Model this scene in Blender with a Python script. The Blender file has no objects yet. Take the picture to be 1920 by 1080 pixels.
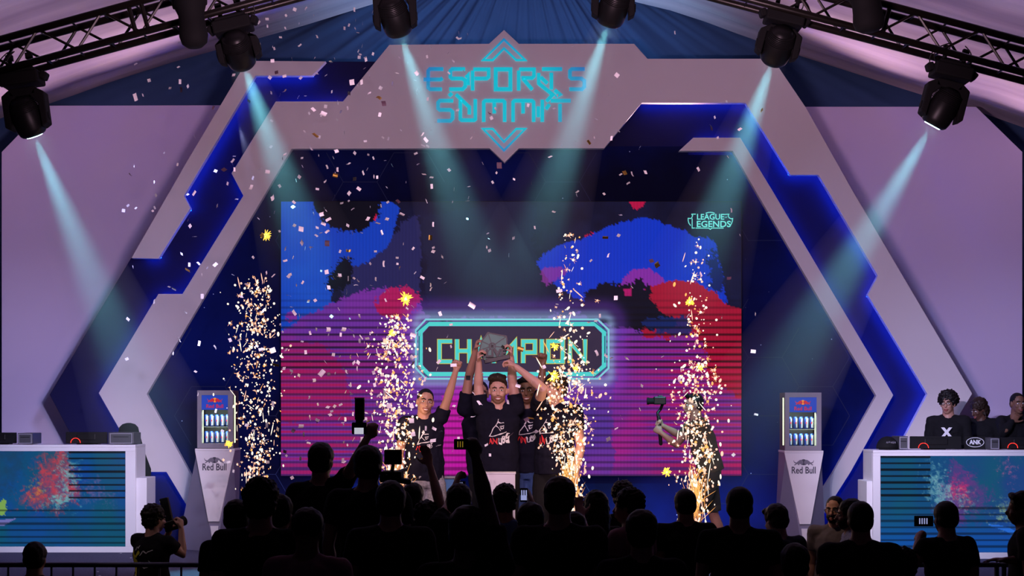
import bpy, bmesh, math, random
import numpy as np
from mathutils import Vector, Matrix, noise

PI = math.pi
random.seed(7)
rng = np.random.default_rng(11)
scene = bpy.context.scene
COL = scene.collection

# ------------------------------------------------------------------ camera, world, lights
F, HY, ZC = 3060.0, 770.0, 2.14          # focal length in pixels, horizon row, lens height


def W(px, py, Y):
    """the place that the photo shows at px,py when it lies Y metres away"""
    return Vector(((px - 960) * Y / F, Y, ZC - (py - HY) * Y / F))


cam_data = bpy.data.cameras.new('camera')
cam = bpy.data.objects.new('camera', cam_data)
COL.objects.link(cam)
cam.location = (0, 0, ZC)
cam.rotation_euler = (PI / 2, 0, 0)
cam_data.sensor_width = 36
cam_data.lens = 36 * F / 1920
cam_data.shift_y = (HY - 540) / 1920
cam_data.clip_end = 200
scene.camera = cam

world = bpy.data.worlds.new('world')
scene.world = world
world.use_nodes = True
world.node_tree.nodes['Background'].inputs[0].default_value = (0.10, 0.09, 0.25, 1)
world.node_tree.nodes['Background'].inputs[1].default_value = 0.03
scene.view_settings.view_transform = 'Standard'
scene.view_settings.look = 'None'
scene.view_settings.gamma = 1
scene.view_settings.exposure = 0.0
scene.view_settings.use_curve_mapping = False
scene.cycles.use_denoising = True
scene.cycles.max_bounces = 6
scene.cycles.diffuse_bounces = 2
scene.cycles.glossy_bounces = 2
scene.cycles.volume_bounces = 0
scene.cycles.transparent_max_bounces = 8
scene.cycles.sample_clamp_indirect = 3
scene.cycles.volume_step_rate = 2.0


def lamp(kind, name, loc, target, energy, color, size=1.0, size_y=None, angle=None, blend=1.0, spread=None):
    d = bpy.data.lights.new(name, kind)
    d.energy = energy
    d.color = color
    if kind == 'AREA':
        d.shape = 'RECTANGLE'
        d.size = size
        d.size_y = size_y or size
        if spread:
            d.spread = math.radians(spread)
    else:
        d.shadow_soft_size = size
    if kind == 'SPOT':
        d.spot_size = angle
        d.spot_blend = blend
    o = bpy.data.objects.new(name, d)
    COL.objects.link(o)
    o.location = loc
    if target is not None:
        o.rotation_euler = (Vector(target) - Vector(loc)).to_track_quat('-Z', 'Y').to_euler()
    return o


# front-of-house profile spots (their stepped shadows fall outwards on the side walls)
for i, x in enumerate((-.42, -.14, .14, .42)):
    lamp('SPOT', 'front_profile', (x, 8.6, 3.7), (x * 1.5, 19.2, 6.0), 255, (1.0, .60, .80), .05, angle=math.radians(78), blend=.35)
# added lilac fill spots from the same place, brightening desks and lower set
for q in (-1, 1):
    lamp('SPOT', 'stand_fill', (q * .7, 8.6, 3.7), (q * 4.5, 18.1, 1.15), 1500, (.86, .80, 1.0), .05, angle=math.radians(17), blend=1.0)
    lamp('SPOT', 'desk_fill', (q * .9, 8.6, 3.7), (q * 5.6, 18.4, 1.7), 1600, (.60, .58, 1.0), .05, angle=math.radians(27), blend=1.0)
# blue wash from the stage edge
for x, tx in ((-2.6, -6.4), (2.6, 6.4)):
    lamp('AREA', 'blue_wash', (x, 14.6, 4.6), (tx, 19.6, 1.2), 20, (.42, .48, 1.0), .5, .3, spread=90)
# added fill on the tent lining: weak unseen lights at the trusses, long strips hidden behind the arch and the side walls
for x, z, tx, tz, e in ((1.9, 6.25, 2.4, 9.6, 10), (5.0, 5.45, 5.4, 8.8, 6)):
    for q in (-1, 1):
        lamp('AREA', 'tent_fill', (q * x, 14.5, z), (q * tx, 18.9, tz), e, (.80, .60, 1.0), .9, .3, spread=72)
for q in (-1, 1):
    lamp('AREA', 'tent_rear_fill', (q * 3.2, 19.75, 5.55), (q * 4.1, 16.6, 7.6), 26, (1.0, .60, .72), 4.0, .15, spread=110)
    lamp('AREA', 'tent_rear_fill', (q * 6.4, 19.95, 5.0), (q * 6.9, 17.2, 7.2), 13, (1.0, .60, .78), 2.6, .15, spread=130)
    lamp('AREA', 'backdrop_fill', (q * 1.9, 18.75, .62), (q * 1.9, 19.5, 1.05), 12, (.40, .50, 1.0), 2.6, .06, spread=150)  # added unseen blue strip that brightens the lower backdrop
lamp('AREA', 'gable_uplight', (0, 19.95, 5.9), (0, 20.75, 8.6), 22, (.35, .6, 1.0), 4.0, .2, spread=130)
# added fill spots over the pit, on the photographer and the bearded man
lamp('SPOT', 'pit_fill', (-4.6, 11.9, 4.4), W(290, 1000, 13.7), 55, (1.0, .72, .74), .05, angle=math.radians(20), blend=.9)
lamp('SPOT', 'pit_fill', (1.6, 12.5, 2.9), W(1560, 955, 12.9), 34, (1.0, .60, .38), .05, angle=math.radians(24), blend=.9)
# front key on the people on the stage
lamp('SPOT', 'stage_key', (-1.2, 9.0, 6.8), (0.0, 15.0, 2.3), 470, (1.0, .78, .84), .12, angle=math.radians(33), blend=.8)


# ------------------------------------------------------------------ materials
MATS = {}


def mat(name, color, rough=.6, metal=0.0, vary=.08, scale=6.0, emit=None, estr=0.0, sample=True, bump=0.0, spec=.5, trans=0.0):
    if name in MATS:
        return MATS[name]
    m = bpy.data.materials.new(name)
    m.use_nodes = True
    nt = m.node_tree
    b = nt.nodes['Principled BSDF']
    b.inputs['Roughness'].default_value = rough
    b.inputs['Metallic'].default_value = metal
    b.inputs['Specular IOR Level'].default_value = spec
    b.inputs['Base Color'].default_value = (*color, 1)
    if vary or bump:
        tc = nt.nodes.new('ShaderNodeTexCoord')
        nz = nt.nodes.new('ShaderNodeTexNoise')
        nz.inputs['Scale'].default_value = scale
        nz.inputs['Detail'].default_value = 4
        nt.links.new(tc.outputs['Object'], nz.inputs['Vector'])
        if vary:
            mx = nt.nodes.new('ShaderNodeMix')
            mx.data_type = 'RGBA'
            mx.inputs['A'].default_value = (*[c * (1 - vary) for c in color], 1)
            mx.inputs['B'].default_value = (*[min(1, c * (1 + vary)) for c in color], 1)
            nt.links.new(nz.outputs['Fac'], mx.inputs['Factor'])
            nt.links.new(mx.outputs['Result'], b.inputs['Base Color'])
        if bump:
            bp = nt.nodes.new('ShaderNodeBump')
            bp.inputs['Strength'].default_value = bump
            bp.inputs['Distance'].default_value = .02
            nt.links.new(nz.outputs['Fac'], bp.inputs['Height'])
            nt.links.new(bp.outputs['Normal'], b.inputs['Normal'])
    if trans:
        b.inputs['Transmission Weight'].default_value = trans
    if emit:
        b.inputs['Emission Color'].default_value = (*emit, 1)
        b.inputs['Emission Strength'].default_value = estr
        if not sample:
            m.cycles.emission_sampling = 'NONE'
    MATS[name] = m
    return m


def attr_mat(name, strength=1.0, rough=.4):
    """lit screen: emission from the picture stored on the mesh"""
    if name in MATS:
        return MATS[name]
    m = bpy.data.materials.new(name)
    m.use_nodes = True
    nt = m.node_tree
    b = nt.nodes['Principled BSDF']
    b.inputs['Base Color'].default_value = (.004, .004, .005, 1)
    b.inputs['Specular IOR Level'].default_value = .08
    b.inputs['Roughness'].default_value = rough
    a = nt.nodes.new('ShaderNodeAttribute')
    a.attribute_name = 'screen'
    nt.links.new(a.outputs['Color'], b.inputs['Emission Color'])
    b.inputs['Emission Strength'].default_value = strength
    MATS[name] = m
    return m


# ------------------------------------------------------------------ mesh helpers
class MB:
    """collects verts and faces for one mesh"""

    def __init__(s):
        s.v, s.f, s.mi = [], [], []

    def add(s, vs, fs, mi=0):
        n = len(s.v)
        s.v += [tuple(p) for p in vs]
        s.f += [tuple(i + n for i in f) for f in fs]
        s.mi += [mi] * len(fs)
        return s

    def box(s, c, size, rot=None, mi=0):
        hx, hy, hz = [a / 2 for a in size]
        vs = [Vector((x, y, z)) for x in (-hx, hx) for y in (-hy, hy) for z in (-hz, hz)]
        if rot is not None:
            vs = [rot @ p for p in vs]
        vs = [p + Vector(c) for p in vs]
        return s.add(vs, [(0, 1, 3, 2), (4, 6, 7, 5), (0, 4, 5, 1), (2, 3, 7, 6), (0, 2, 6, 4), (1, 5, 7, 3)], mi)

    def prism(s, pts, depth, mi=0):
        """pts: list of Vectors (front), extruded by the vector depth"""
        n = len(pts)
        vs = list(pts) + [p + depth for p in pts]
        fs = [tuple(range(n)), tuple(reversed(range(n, 2 * n)))]
        fs += [(i, i + n, (i + 1) % n + n, (i + 1) % n) for i in range(n)]
        return s.add(vs, fs, mi)

    def loft(s, rings, n=12, mi=0, cap=True):
        """rings: (centre, axis u * ru, axis v * rv)"""
        vs, fs = [], []
        for c, u, w in rings:
            for k in range(n):
                a = 2 * PI * k / n
                vs.append(c + u * math.cos(a) + w * math.sin(a))
        m = len(rings)
        for i in range(m - 1):
            for k in range(n):
                k2 = (k + 1) % n
                fs.append((i * n + k, i * n + k2, (i + 1) * n + k2, (i + 1) * n + k))
        if cap:
            fs.append(tuple(reversed(range(n))))
            fs.append(tuple(range((m - 1) * n, m * n)))
        return s.add(vs, fs, mi)

    def tube(s, pts, radii, n=10, mi=0, round_ends=True, flat=None):
        """tapered tube through pts; flat: (axis, factor) squashes across that axis"""
        pts = [Vector(p) for p in pts]
        if not hasattr(radii, '__len__'):
            radii = [radii] * len(pts)
        rings = []
        up = None
        for i, p in enumerate(pts):
            t = (pts[min(i + 1, len(pts) - 1)] - pts[max(i - 1, 0)])
            t = t.normalized() if t.length > 1e-9 else Vector((0, 0, 1))
            if up is None:
                up = Vector((0, 0, 1)) if abs(t.z) < .9 else Vector((0, 1, 0))
            u = t.cross(up)
            u = u.normalized() if u.length > 1e-6 else t.orthogonal().normalized()
            w = u.cross(t).normalized()
            up = w
            rings.append([p, u, w, radii[i], t])
        out = []
        if round_ends:
            p, u, w, r, t = rings[0]
            out += [(p - t * r * .95, u * r * .25, w * r * .25), (p - t * r * .65, u * r * .75, w * r * .75)]
        out += [(p, u * r, w * r) for p, u, w, r, t in rings]
        if round_ends:
            p, u, w, r, t = rings[-1]
            out += [(p + t * r * .65, u * r * .75, w * r * .75), (p + t * r * .95, u * r * .25, w * r * .25)]
        if flat:
            ax, k = flat
            ax = ax.normalized()
            out = [(c, u - ax * u.dot(ax) * (1 - k), w - ax * w.dot(ax) * (1 - k)) for c, u, w in out]
        return s.loft(out, n, mi)

    def ball(s, c, r, axes=None, seg=12, rings=8, mi=0):
        c = Vector(c)
        if not hasattr(r, '__len__'):
            r = (r, r, r)
        A = axes or (Vector((1, 0, 0)), Vector((0, 1, 0)), Vector((0, 0, 1)))
        vs, fs = [c - A[2] * r[2]], []
        for i in range(1, rings):
            th = -PI / 2 + PI * i / rings
            for k in range(seg):
                a = 2 * PI * k / seg
                vs.append(c + A[0] * (r[0] * math.cos(th) * math.cos(a)) + A[1] * (r[1] * math.cos(th) * math.sin(a)) + A[2] * (r[2] * math.sin(th)))
        vs.append(c + A[2] * r[2])
        last = len(vs) - 1
        for k in range(seg):
            k2 = (k + 1) % seg
            fs.append((0, 1 + k2, 1 + k))
            for i in range(rings - 2):
                a, b = 1 + i * seg, 1 + (i + 1) * seg
                fs.append((a + k, a + k2, b + k2, b + k))
            fs.append((1 + (rings - 2) * seg + k, 1 + (rings - 2) * seg + k2, last))
        return s.add(vs, fs, mi)

    def ribbon(s, poly, w, y, depth, closed=False, mi=0):
        """stroke of width w along poly (x,z pairs) standing in the plane y, depth thick towards the viewer"""
        P = [Vector((p[0], p[1])) for p in poly]
        n = len(P)
        L, R = [], []
        for i in range(n):
            if closed:
                a, b = P[i] - P[i - 1], P[(i + 1) % n] - P[i]
            else:
                a = P[i] - P[i - 1] if i else P[1] - P[0]
                b = P[i + 1] - P[i] if i < n - 1 else a
            a, b = a.normalized(), b.normalized()
            na, nb = Vector((-a.y, a.x)), Vector((-b.y, b.x))
            m = na + nb
            m = m.normalized() if m.length > 1e-6 else na
            k = w / 2 / max(.45, m.dot(na))
            L.append(P[i] + m * k)
            R.append(P[i] - m * k)
        segs = n if closed else n - 1
        vs = []
        for q in (y, y - depth):
            vs += [(p.x, q, p.y) for p in L] + [(p.x, q, p.y) for p in R]
        fs = []
        for i in range(segs):
            j = (i + 1) % n
            l0, l1, r0, r1 = i, j, n + i, n + j
            L0, L1, R0, R1 = 2 * n + i, 2 * n + j, 3 * n + i, 3 * n + j
            fs += [(L0, L1, R1, R0), (l0, r0, r1, l1), (l0, l1, L1, L0), (r0, R0, R1, r1)]
        if not closed:
            fs += [(0, 2 * n, 3 * n, n), (n - 1, 2 * n - 1, 4 * n - 1, 3 * n - 1)]
        return s.add(vs, fs, mi)

    def build(s, name, m, parent=None, smooth=False, bevel=0.0, origin=None):
        me = bpy.data.meshes.new(name)
        o0 = Vector(origin) if origin is not None else None
        if o0 is not None:
            me.from_pydata([tuple(Vector(v) - o0) for v in s.v], [], s.f)
        else:
            me.from_pydata(s.v, [], s.f)
        ms = m if isinstance(m, (list, tuple)) else [m]
        for x in ms:
            me.materials.append(x)
        if len(ms) > 1:
            me.polygons.foreach_set('material_index', s.mi)
        bm = bmesh.new()
        bm.from_mesh(me)
        bmesh.ops.recalc_face_normals(bm, faces=bm.faces)
        bm.to_mesh(me)
        bm.free()
        if smooth:
            me.polygons.foreach_set('use_smooth', [True] * len(me.polygons))
        me.update()
        o = bpy.data.objects.new(name, me)
        COL.objects.link(o)
        if o0 is not None:
            o.location = o0
        if parent is not None:
            o.parent = parent
            o.matrix_parent_inverse = parent.matrix_basis.inverted()
        if bevel:
            b = o.modifiers.new('bevel', 'BEVEL')
            b.width = bevel
            b.segments = 2
            b.limit_method = 'ANGLE'
        return o


def thing(name, label, cat, loc=(0, 0, 0), group=None, kind=None):
    o = bpy.data.objects.new(name, None)
    o.empty_display_size = .1
    COL.objects.link(o)
    o.location = loc
    return tag(o, label, cat, group, kind)


def tag(o, label=None, cat=None, group=None, kind=None):
    if label:
        o['label'] = label
    if cat:
        o['category'] = cat
    if group:
        o['group'] = group
    if kind:
        o['kind'] = kind
    return o


def struct(name, mb, m, label=None, bevel=0.0, smooth=False):
    o = mb.build(name, m, bevel=bevel, smooth=smooth)
    o['kind'] = 'structure'
    if label:
        o['label'] = label
    return o


def copy_tree(o, parent=None):
    c = o.copy()
    COL.objects.link(c)
    if parent is not None:
        c.parent = parent
    for ch in list(o.children):
        mpi = ch.matrix_parent_inverse.copy()
        copy_tree(ch, c).matrix_parent_inverse = mpi
    return c


def text_obj(name, s, m, size, loc, parent=None, depth=.004, align='CENTER', width=None, height=None, bold=0.0, rot=(PI / 2, 0, 0)):
    cu = bpy.data.curves.new(name, 'FONT')
    cu.body = s
    cu.size = size
    cu.extrude = depth
    cu.offset = bold
    cu.align_x = align
    cu.resolution_u = 3
    t = bpy.data.objects.new('tmp_text', cu)
    COL.objects.link(t)
    bpy.context.view_layer.update()
    me = bpy.data.meshes.new_from_object(t.evaluated_get(bpy.context.evaluated_depsgraph_get()))
    bpy.data.objects.remove(t)
    bpy.data.curves.remove(cu)
    me.materials.clear()
    me.materials.append(m)
    me.polygons.foreach_set('material_index', [0] * len(me.polygons))
    co = np.empty(len(me.vertices) * 3)
    me.vertices.foreach_get('co', co)
    co = co.reshape(-1, 3)
    mn, mx = co.min(0), co.max(0)
    if width:
        co[:, 0] *= width / (mx[0] - mn[0])
    if height:
        co[:, 1] = (co[:, 1] - mn[1]) * height / (mx[1] - mn[1])
    R = np.array(Matrix.Rotation(rot[2], 3, 'Z') @ Matrix.Rotation(rot[0], 3, 'X'))
    co = co @ R.T + np.array(loc)
    me.vertices.foreach_set('co', co.ravel())
    me.update()
    o = bpy.data.objects.new(name, me)
    COL.objects.link(o)
    if parent is not None:
        o.parent = parent
        o.matrix_parent_inverse = parent.matrix_basis.inverted()
    return o

# ------------------------------------------------------------------ shared materials
M_panel = mat('white_panel', (.70, .66, .68), .55, scale=1.2, vary=.04)
M_sidewall = mat('side_wall_paint', (.66, .58, .80), .6, scale=.7, vary=.05)
M_recess = mat('recess_navy', (.012, .012, .06), .7, scale=2, vary=.1, spec=.1)
M_led = mat('blue_led', (.0, .02, .2), .4, vary=0, emit=(.0, .07, 1.0), estr=36)
M_stage = mat('stage_carpet', (.075, .07, .13), .9, scale=60, vary=.5, bump=.5)
M_black = mat('black_metal', (.008, .008, .009), .4, scale=20, spec=.3)
M_blackm = mat('matt_black', (.008, .008, .009), .8, scale=20, spec=.2)
M_grey = mat('grey_metal', (.30, .29, .34), .45, scale=8)
M_white = mat('white_laminate', (.86, .84, .86), .45, scale=4, vary=.03)
M_darkgrey = mat('dark_grey', (.06, .06, .07), .5)
M_gold = mat('gold', (.9, .55, .12), .3, metal=1.0, vary=0)
M_silver = mat('silver', (.8, .8, .85), .25, metal=1.0, vary=0)

STAGE_Z = .56


def lining_mat(name, c1, c2, axis_scale):
    m = bpy.data.materials.new(name)
    m.use_nodes = True
    nt = m.node_tree
    b = nt.nodes['Principled BSDF']
    b.inputs['Roughness'].default_value = .8
    b.inputs['Specular IOR Level'].default_value = .2
    tc = nt.nodes.new('ShaderNodeTexCoord')
    mp = nt.nodes.new('ShaderNodeMapping')
    mp.inputs['Scale'].default_value = axis_scale
    nz = nt.nodes.new('ShaderNodeTexNoise')
    nz.inputs['Scale'].default_value = 1.0
    nz.inputs['Detail'].default_value = 5
    cr = nt.nodes.new('ShaderNodeValToRGB')
    cr.color_ramp.elements[0].position = .35
    cr.color_ramp.elements[1].position = .65
    cr.color_ramp.elements[0].color = (*c1, 1)
    cr.color_ramp.elements[1].color = (*c2, 1)
    nt.links.new(tc.outputs['Object'], mp.inputs['Vector'])
    nt.links.new(mp.outputs['Vector'], nz.inputs['Vector'])
    nt.links.new(nz.outputs['Fac'], cr.inputs['Fac'])
    nt.links.new(cr.outputs['Color'], b.inputs['Base Color'])
    bp = nt.nodes.new('ShaderNodeBump')
    bp.inputs['Strength'].default_value = .6
    bp.inputs['Distance'].default_value = .05
    nt.links.new(nz.outputs['Fac'], bp.inputs['Height'])
    nt.links.new(bp.outputs['Normal'], b.inputs['Normal'])
    return m


# ------------------------------------------------------------------ hall floor and stage
mb = MB()
mb.box((0, 9, -.05), (26, 26, .1))
struct('floor', mb, mat('hall_floor', (.03, .03, .045), .7, scale=8, vary=.3))
mb = MB()
mb.box((0, 17.42, STAGE_Z / 2), (19, 6.2, STAGE_Z))
st = mb.build('stage_platform', M_stage, bevel=.01)
tag(st, 'dark carpeted stage platform behind the crowd barrier, carrying the whole set', 'stage')

# ------------------------------------------------------------------ tent: sloping lining and gable
YG = 20.7
prof_px = [(-620, 430), (-300, 322), (0, 222), (94, 196), (200, 158), (320, 119), (483, 72), (560, 50), (700, 5), (820, -45), (945, -105),
           (1070, -45), (1190, 0), (1280, 22), (1380, 60), (1500, 103), (1620, 142), (1733, 179), (1821, 202), (1920, 238), (2200, 325), (2520, 430)]
prof = [W(x, y, YG) for x, y in prof_px]


def roof_z(x):
    for a, b in zip(prof, prof[1:]):
        if a.x <= x <= b.x:
            return a.z + (b.z - a.z) * (x - a.x) / (b.x - a.x)
    return prof[0].z


for side in (0, 1):
    xs = np.linspace(-10.6, -.1, 26) if side == 0 else np.linspace(-.1, 10.4, 26)
    ys = np.linspace(1.0, YG, 260)
    vs, fs = [], []
    for j, y in enumerate(ys):
        for i, x in enumerate(xs):
            n1 = noise.noise(Vector((x * .10, y * 1.1, side * 7.0)))
            n2 = noise.noise(Vector((x * .22, y * 3.3, side * 3.0 + 5)))
            sag = .03 * abs(math.sin(y * PI / 1.45))
            vs.append((x, y, roof_z(x) - sag + n1 * .05 + n2 * .03 + (YG - y) * .015))
    nx = len(xs)
    for j in range(len(ys) - 1):
        for i in range(nx - 1):
            a = j * nx + i
            fs.append((a, a + nx, a + nx + 1, a + 1))
    mb = MB().add(vs, fs)
    o = struct('ceiling' if side == 0 else 'ceiling.001', mb,
               lining_mat('tent_lining_%d' % side, (.50, .42, .52), (.74, .66, .72), (.12, 2.6, .5)), smooth=True,
               label='pink-lit tent lining sloping down to the ' + ('left' if side == 0 else 'right'))

# gable: pleats fan out from the ridge
vs, fs = [], []
apex = W(985, -160, YG)
na, nr = 420, 26
for j in range(nr):
    for i in range(na):
        a = PI + PI * i / (na - 1)
        r = .2 + 13.5 * (j / (nr - 1)) ** 1.2
        x, z = apex.x + math.cos(a) * r, apex.z + math.sin(a) * r * .9
        n1 = noise.noise(Vector((a * 14, 0, r * .12))) + .5 * noise.noise(Vector((a * 37, 3, r * .2)))
        vs.append((x, YG + .25 + n1 * .055 * min(1, r), z))
for j in range(nr - 1):
    for i in range(na - 1):
        a = j * na + i
        fs.append((a, a + 1, a + na + 1, a + na))
struct('wall_gable', MB().add(vs, fs), mat('gable_fabric', (.05, .10, .22), .85, scale=3, vary=.12, spec=.1), smooth=True,
       label='dark blue pleated fabric gable of the tent above the arch')
mb = MB()
mb.box((-10.7, 10, 3.2), (.1, 24, 6.6))
struct('wall_left', mb, mat('tent_side', (.02, .02, .035), .9))
mb = MB()
mb.box((10.7, 10, 3.2), (.1, 24, 6.6))
struct('wall_right', mb, MATS['tent_side'])
mb = MB()
mb.box((0, 21.4, 4.0), (21.4, .1, 8.0))
struct('wall_back', mb, MATS['tent_side'])

# ------------------------------------------------------------------ big side walls of the set
YW = 20.15


def board(name, pts, Y, th, m, label=None, cat=None, bevel=.004, kind=None, zmin=STAGE_Z):
    P = [W(x, y, Y) for x, y in pts]
    P = [Vector((p.x, p.y, max(p.z, zmin))) for p in P]
    o = MB().prism(P, Vector((0, th, 0))).build(name, m, bevel=bevel)
    return tag(o, label, cat, kind=kind)


board('side_wall_panel', [(3, 285), (88, 198), (600, 197), (600, 1100), (3, 1100)], YW, .1, M_sidewall,
      'large pale lilac flat wall panel with a cut top corner, left of the arch', 'wall panel')
board('side_wall_panel', [(1400, 200), (1830, 200), (1917, 285), (1917, 1100), (1400, 1100)], YW, .1, M_sidewall,
      'large pale lilac flat wall panel with a cut top corner, right of the arch', 'wall panel')

# ------------------------------------------------------------------ arch: navy back board, white facings, blue LED lines
YP = 19.20      # face of the white panels
YR = 19.44      # face of the navy recess
arch = thing('stage_arch', 'wide angular white and navy arch with blue lit recess framing the screen', 'stage arch',
             W(945, 1100, 19.3).to_tuple()[:2] + (STAGE_Z,))


def part_board(name, pts, Y, th, m, parent, bevel=.004, zmin=STAGE_Z + .001):
    P = [W(x, y, Y) for x, y in pts]
    P = [Vector((p.x, p.y, max(p.z, zmin))) for p in P]
    return MB().prism(P, Vector((0, th, 0))).build(name, m, arch if parent is None else parent, bevel=bevel)


part_board('back_board', [(478, 116), (1430, 113), (1735, 640), (1800, 738), (1640, 1040), (255, 1040), (133, 815), (93, 740), (245, 485), (262, 465)],
           YR, .1, M_recess, arch)

P1 = [(730, 84), (917, 82), (945, 56), (973, 82), (1189, 82), (1214, 110), (1449, 110), (1510, 200), (1600, 360), (1823, 738), (1655, 1040),
      (1572, 1040), (1697, 818), (1739, 739), (1627, 553), (1646, 517), (1535, 328), (1482, 328), (1398, 193), (1203, 193), (1133, 278), (973, 278),
      (946, 305), (918, 278), (547, 279), (275, 739), (362, 898), (445, 1040), (402, 1040), (356, 958), (312, 885), (272, 885), (257, 863),
      (185, 737), (297, 551), (342, 551), (456, 367), (434, 325), (517, 190), (643, 190)]
P2 = [(463, 114), (611, 115), (585, 142), (479, 142), (385, 300), (345, 367), (357, 390), (297, 485), (246, 484), (352, 300)]
P3 = [(1273, 283), (1300, 258), (1388, 258), (1450, 360), (1663, 720), (1675, 741), (1595, 885), (1508, 1040), (1476, 1040), (1563, 885), (1643, 742),
      (1630, 720), (1418, 360), (1374, 283)]
banner = part_board('facing_panel', P1, YP, .10, M_panel, arch)
part_board('facing_panel', P2, YP, .10, M_panel, arch)
part_board('facing_panel', P3, YP, .10, M_panel, arch)


def led(path, inset=.02):
    """LED tape on the back of a facing; path in photo pixels of the panel edge, panel on the left of travel when inset > 0"""
    P = [W(x, y, YP) for x, y in path]
    mb = MB()
    for a, b in zip(P, P[1:]):
        d = (b - a).normalized()
        nrm = Vector((d.z, 0, -d.x)) * inset
        p, q = a + nrm, b + nrm
        mid = (p + q) / 2
        L = (q - p).length
        ang = math.atan2(d.z, d.x)
        mb.box((mid.x, YR - .075, mid.z), (L, .012, .016), Matrix.Rotation(-ang, 3, 'Y'))
    mb.build('led_strip', M_led, arch)


# offsets chosen so that each tape hides behind its own facing
led([(585, 142), (479, 142), (385, 300), (345, 367), (357, 390)], .03)
led([(297, 485), (268, 485)], .03)
led([(517, 190), (643, 190)], .03)
led([(434, 325), (456, 367), (342, 551), (297, 551), (185, 737), (257, 863)], -.03)
led([(272, 885), (312, 885), (356, 958), (390, 1018)], -.03)
led([(1203, 193), (1398, 193), (1482, 328), (1535, 328), (1646, 517), (1627, 553), (1739, 739), (1697, 818), (1600, 1000)], -.03)
led([(1310, 258), (1388, 258), (1450, 360), (1663, 720), (1675, 741), (1595, 885), (1525, 1010)], .03)

# sign on the banner
SC = .25


def sp(pts, Y=YP):
    return [(lambda w: (w.x, w.z))(W(780 + x * SC, 40 + y * SC, Y)) for x, y in pts]


def sign_mat():
    m = bpy.data.materials.new('sign_acrylic')
    m.use_nodes = True
    nt = m.node_tree
    b = nt.nodes['Principled BSDF']
    b.inputs['Roughness'].default_value = .3
    tc = nt.nodes.new('ShaderNodeTexCoord')
    mp = nt.nodes.new('ShaderNodeMapping')
    c = W(945, 178, YP)
    mp.inputs['Location'].default_value = (-c.x * .9, 0, -c.z * 1.3)
    mp.inputs['Scale'].default_value = (.9, 0, 1.3)
    gr = nt.nodes.new('ShaderNodeTexGradient')
    gr.gradient_type = 'SPHERICAL'
    cr = nt.nodes.new('ShaderNodeValToRGB')
    cr.color_ramp.elements[0].color = (.01, .12, .50, 1)
    cr.color_ramp.elements[0].position = .0
    cr.color_ramp.elements[1].color = (.0, .62, .72, 1)
    cr.color_ramp.elements[1].position = .45
    nt.links.new(tc.outputs['Object'], mp.inputs['Vector'])
    nt.links.new(mp.outputs['Vector'], gr.inputs['Vector'])
    nt.links.new(gr.outputs['Fac'], cr.inputs['Fac'])
    nt.links.new(cr.outputs['Color'], b.inputs['Base Color'])
    nt.links.new(cr.outputs['Color'], b.inputs['Emission Color'])
    b.inputs['Emission Strength'].default_value = .55  # added glow keeps the cyan bright under the pink wash
    return m


M_sign = sign_mat()
px_m = YP / F
w = 6.6 * px_m
mb = MB()
letters = [
    [(205, 360), (105, 360), (92, 374), (92, 500), (105, 511), (195, 511)], [(58, 438), (185, 438), (200, 428)],
    [(368, 360), (272, 360), (258, 374), (258, 420), (270, 431), (345, 431), (370, 445), (370, 490), (350, 511), (250, 511)],
    [(375, 425), (392, 405), (392, 480)],
    [(425, 520), (425, 372)], [(430, 362), (545, 362), (545, 418), (530, 431), (440, 431)],
    [(770, 520), (770, 372)], [(775, 362), (885, 362), (885, 412), (870, 427), (790, 427)], [(805, 435), (872, 515)],
    [(920, 390), (920, 468), (1025, 552), (978, 602)], [(935, 420), (985, 468)],
    [(945, 360), (1095, 360)], [(1015, 388), (1015, 512)],
    [(1265, 360), (1168, 360), (1154, 374), (1154, 420), (1166, 431), (1240, 431), (1262, 448), (1262, 492), (1245, 511), (1150, 511)],
    [(280, 597), (180, 597), (166, 611), (166, 655), (178, 666), (258, 666), (275, 682), (275, 730), (258, 748), (160, 748)],
    [(333, 592), (333, 735), (342, 743), (436, 743), (445, 735), (445, 585)], [(300, 550), (400, 645), (400, 700)], [(270, 540), (248, 562)],
    [(508, 755), (508, 608), (520, 597), (653, 597), (665, 608), (665, 755)], [(587, 612), (587, 692)],
    [(728, 755), (728, 608), (740, 597), (870, 597), (882, 608), (882, 755)], [(803, 612), (803, 692)],
    [(947, 590), (947, 755)], [(917, 640), (917, 720)],
    [(1010, 597), (1160, 597)], [(1080, 622), (1080, 755)], [(1040, 518), (1078, 550), (1045, 568)], [(1000, 625), (975, 660)],
]
for L in letters:
    mb.ribbon(sp(L), w if len(L) > 2 or True else w, YP - .002, .022)
mb.ribbon(sp([(598, 362), (708, 362), (708, 511), (598, 511)]), w * 1.1, YP - .002, .022, closed=True)
mb.ribbon(sp([(502, 293), (660, 138), (820, 293), (752, 293), (660, 205), (575, 293)]), w * .55, YP - .002, .022, closed=True)
mb.ribbon(sp([(502, 808), (660, 970), (820, 808), (752, 808), (660, 905), (575, 808)]), w * .55, YP - .002, .022, closed=True)
mb.build('sign_lettering', M_sign, arch)


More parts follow.
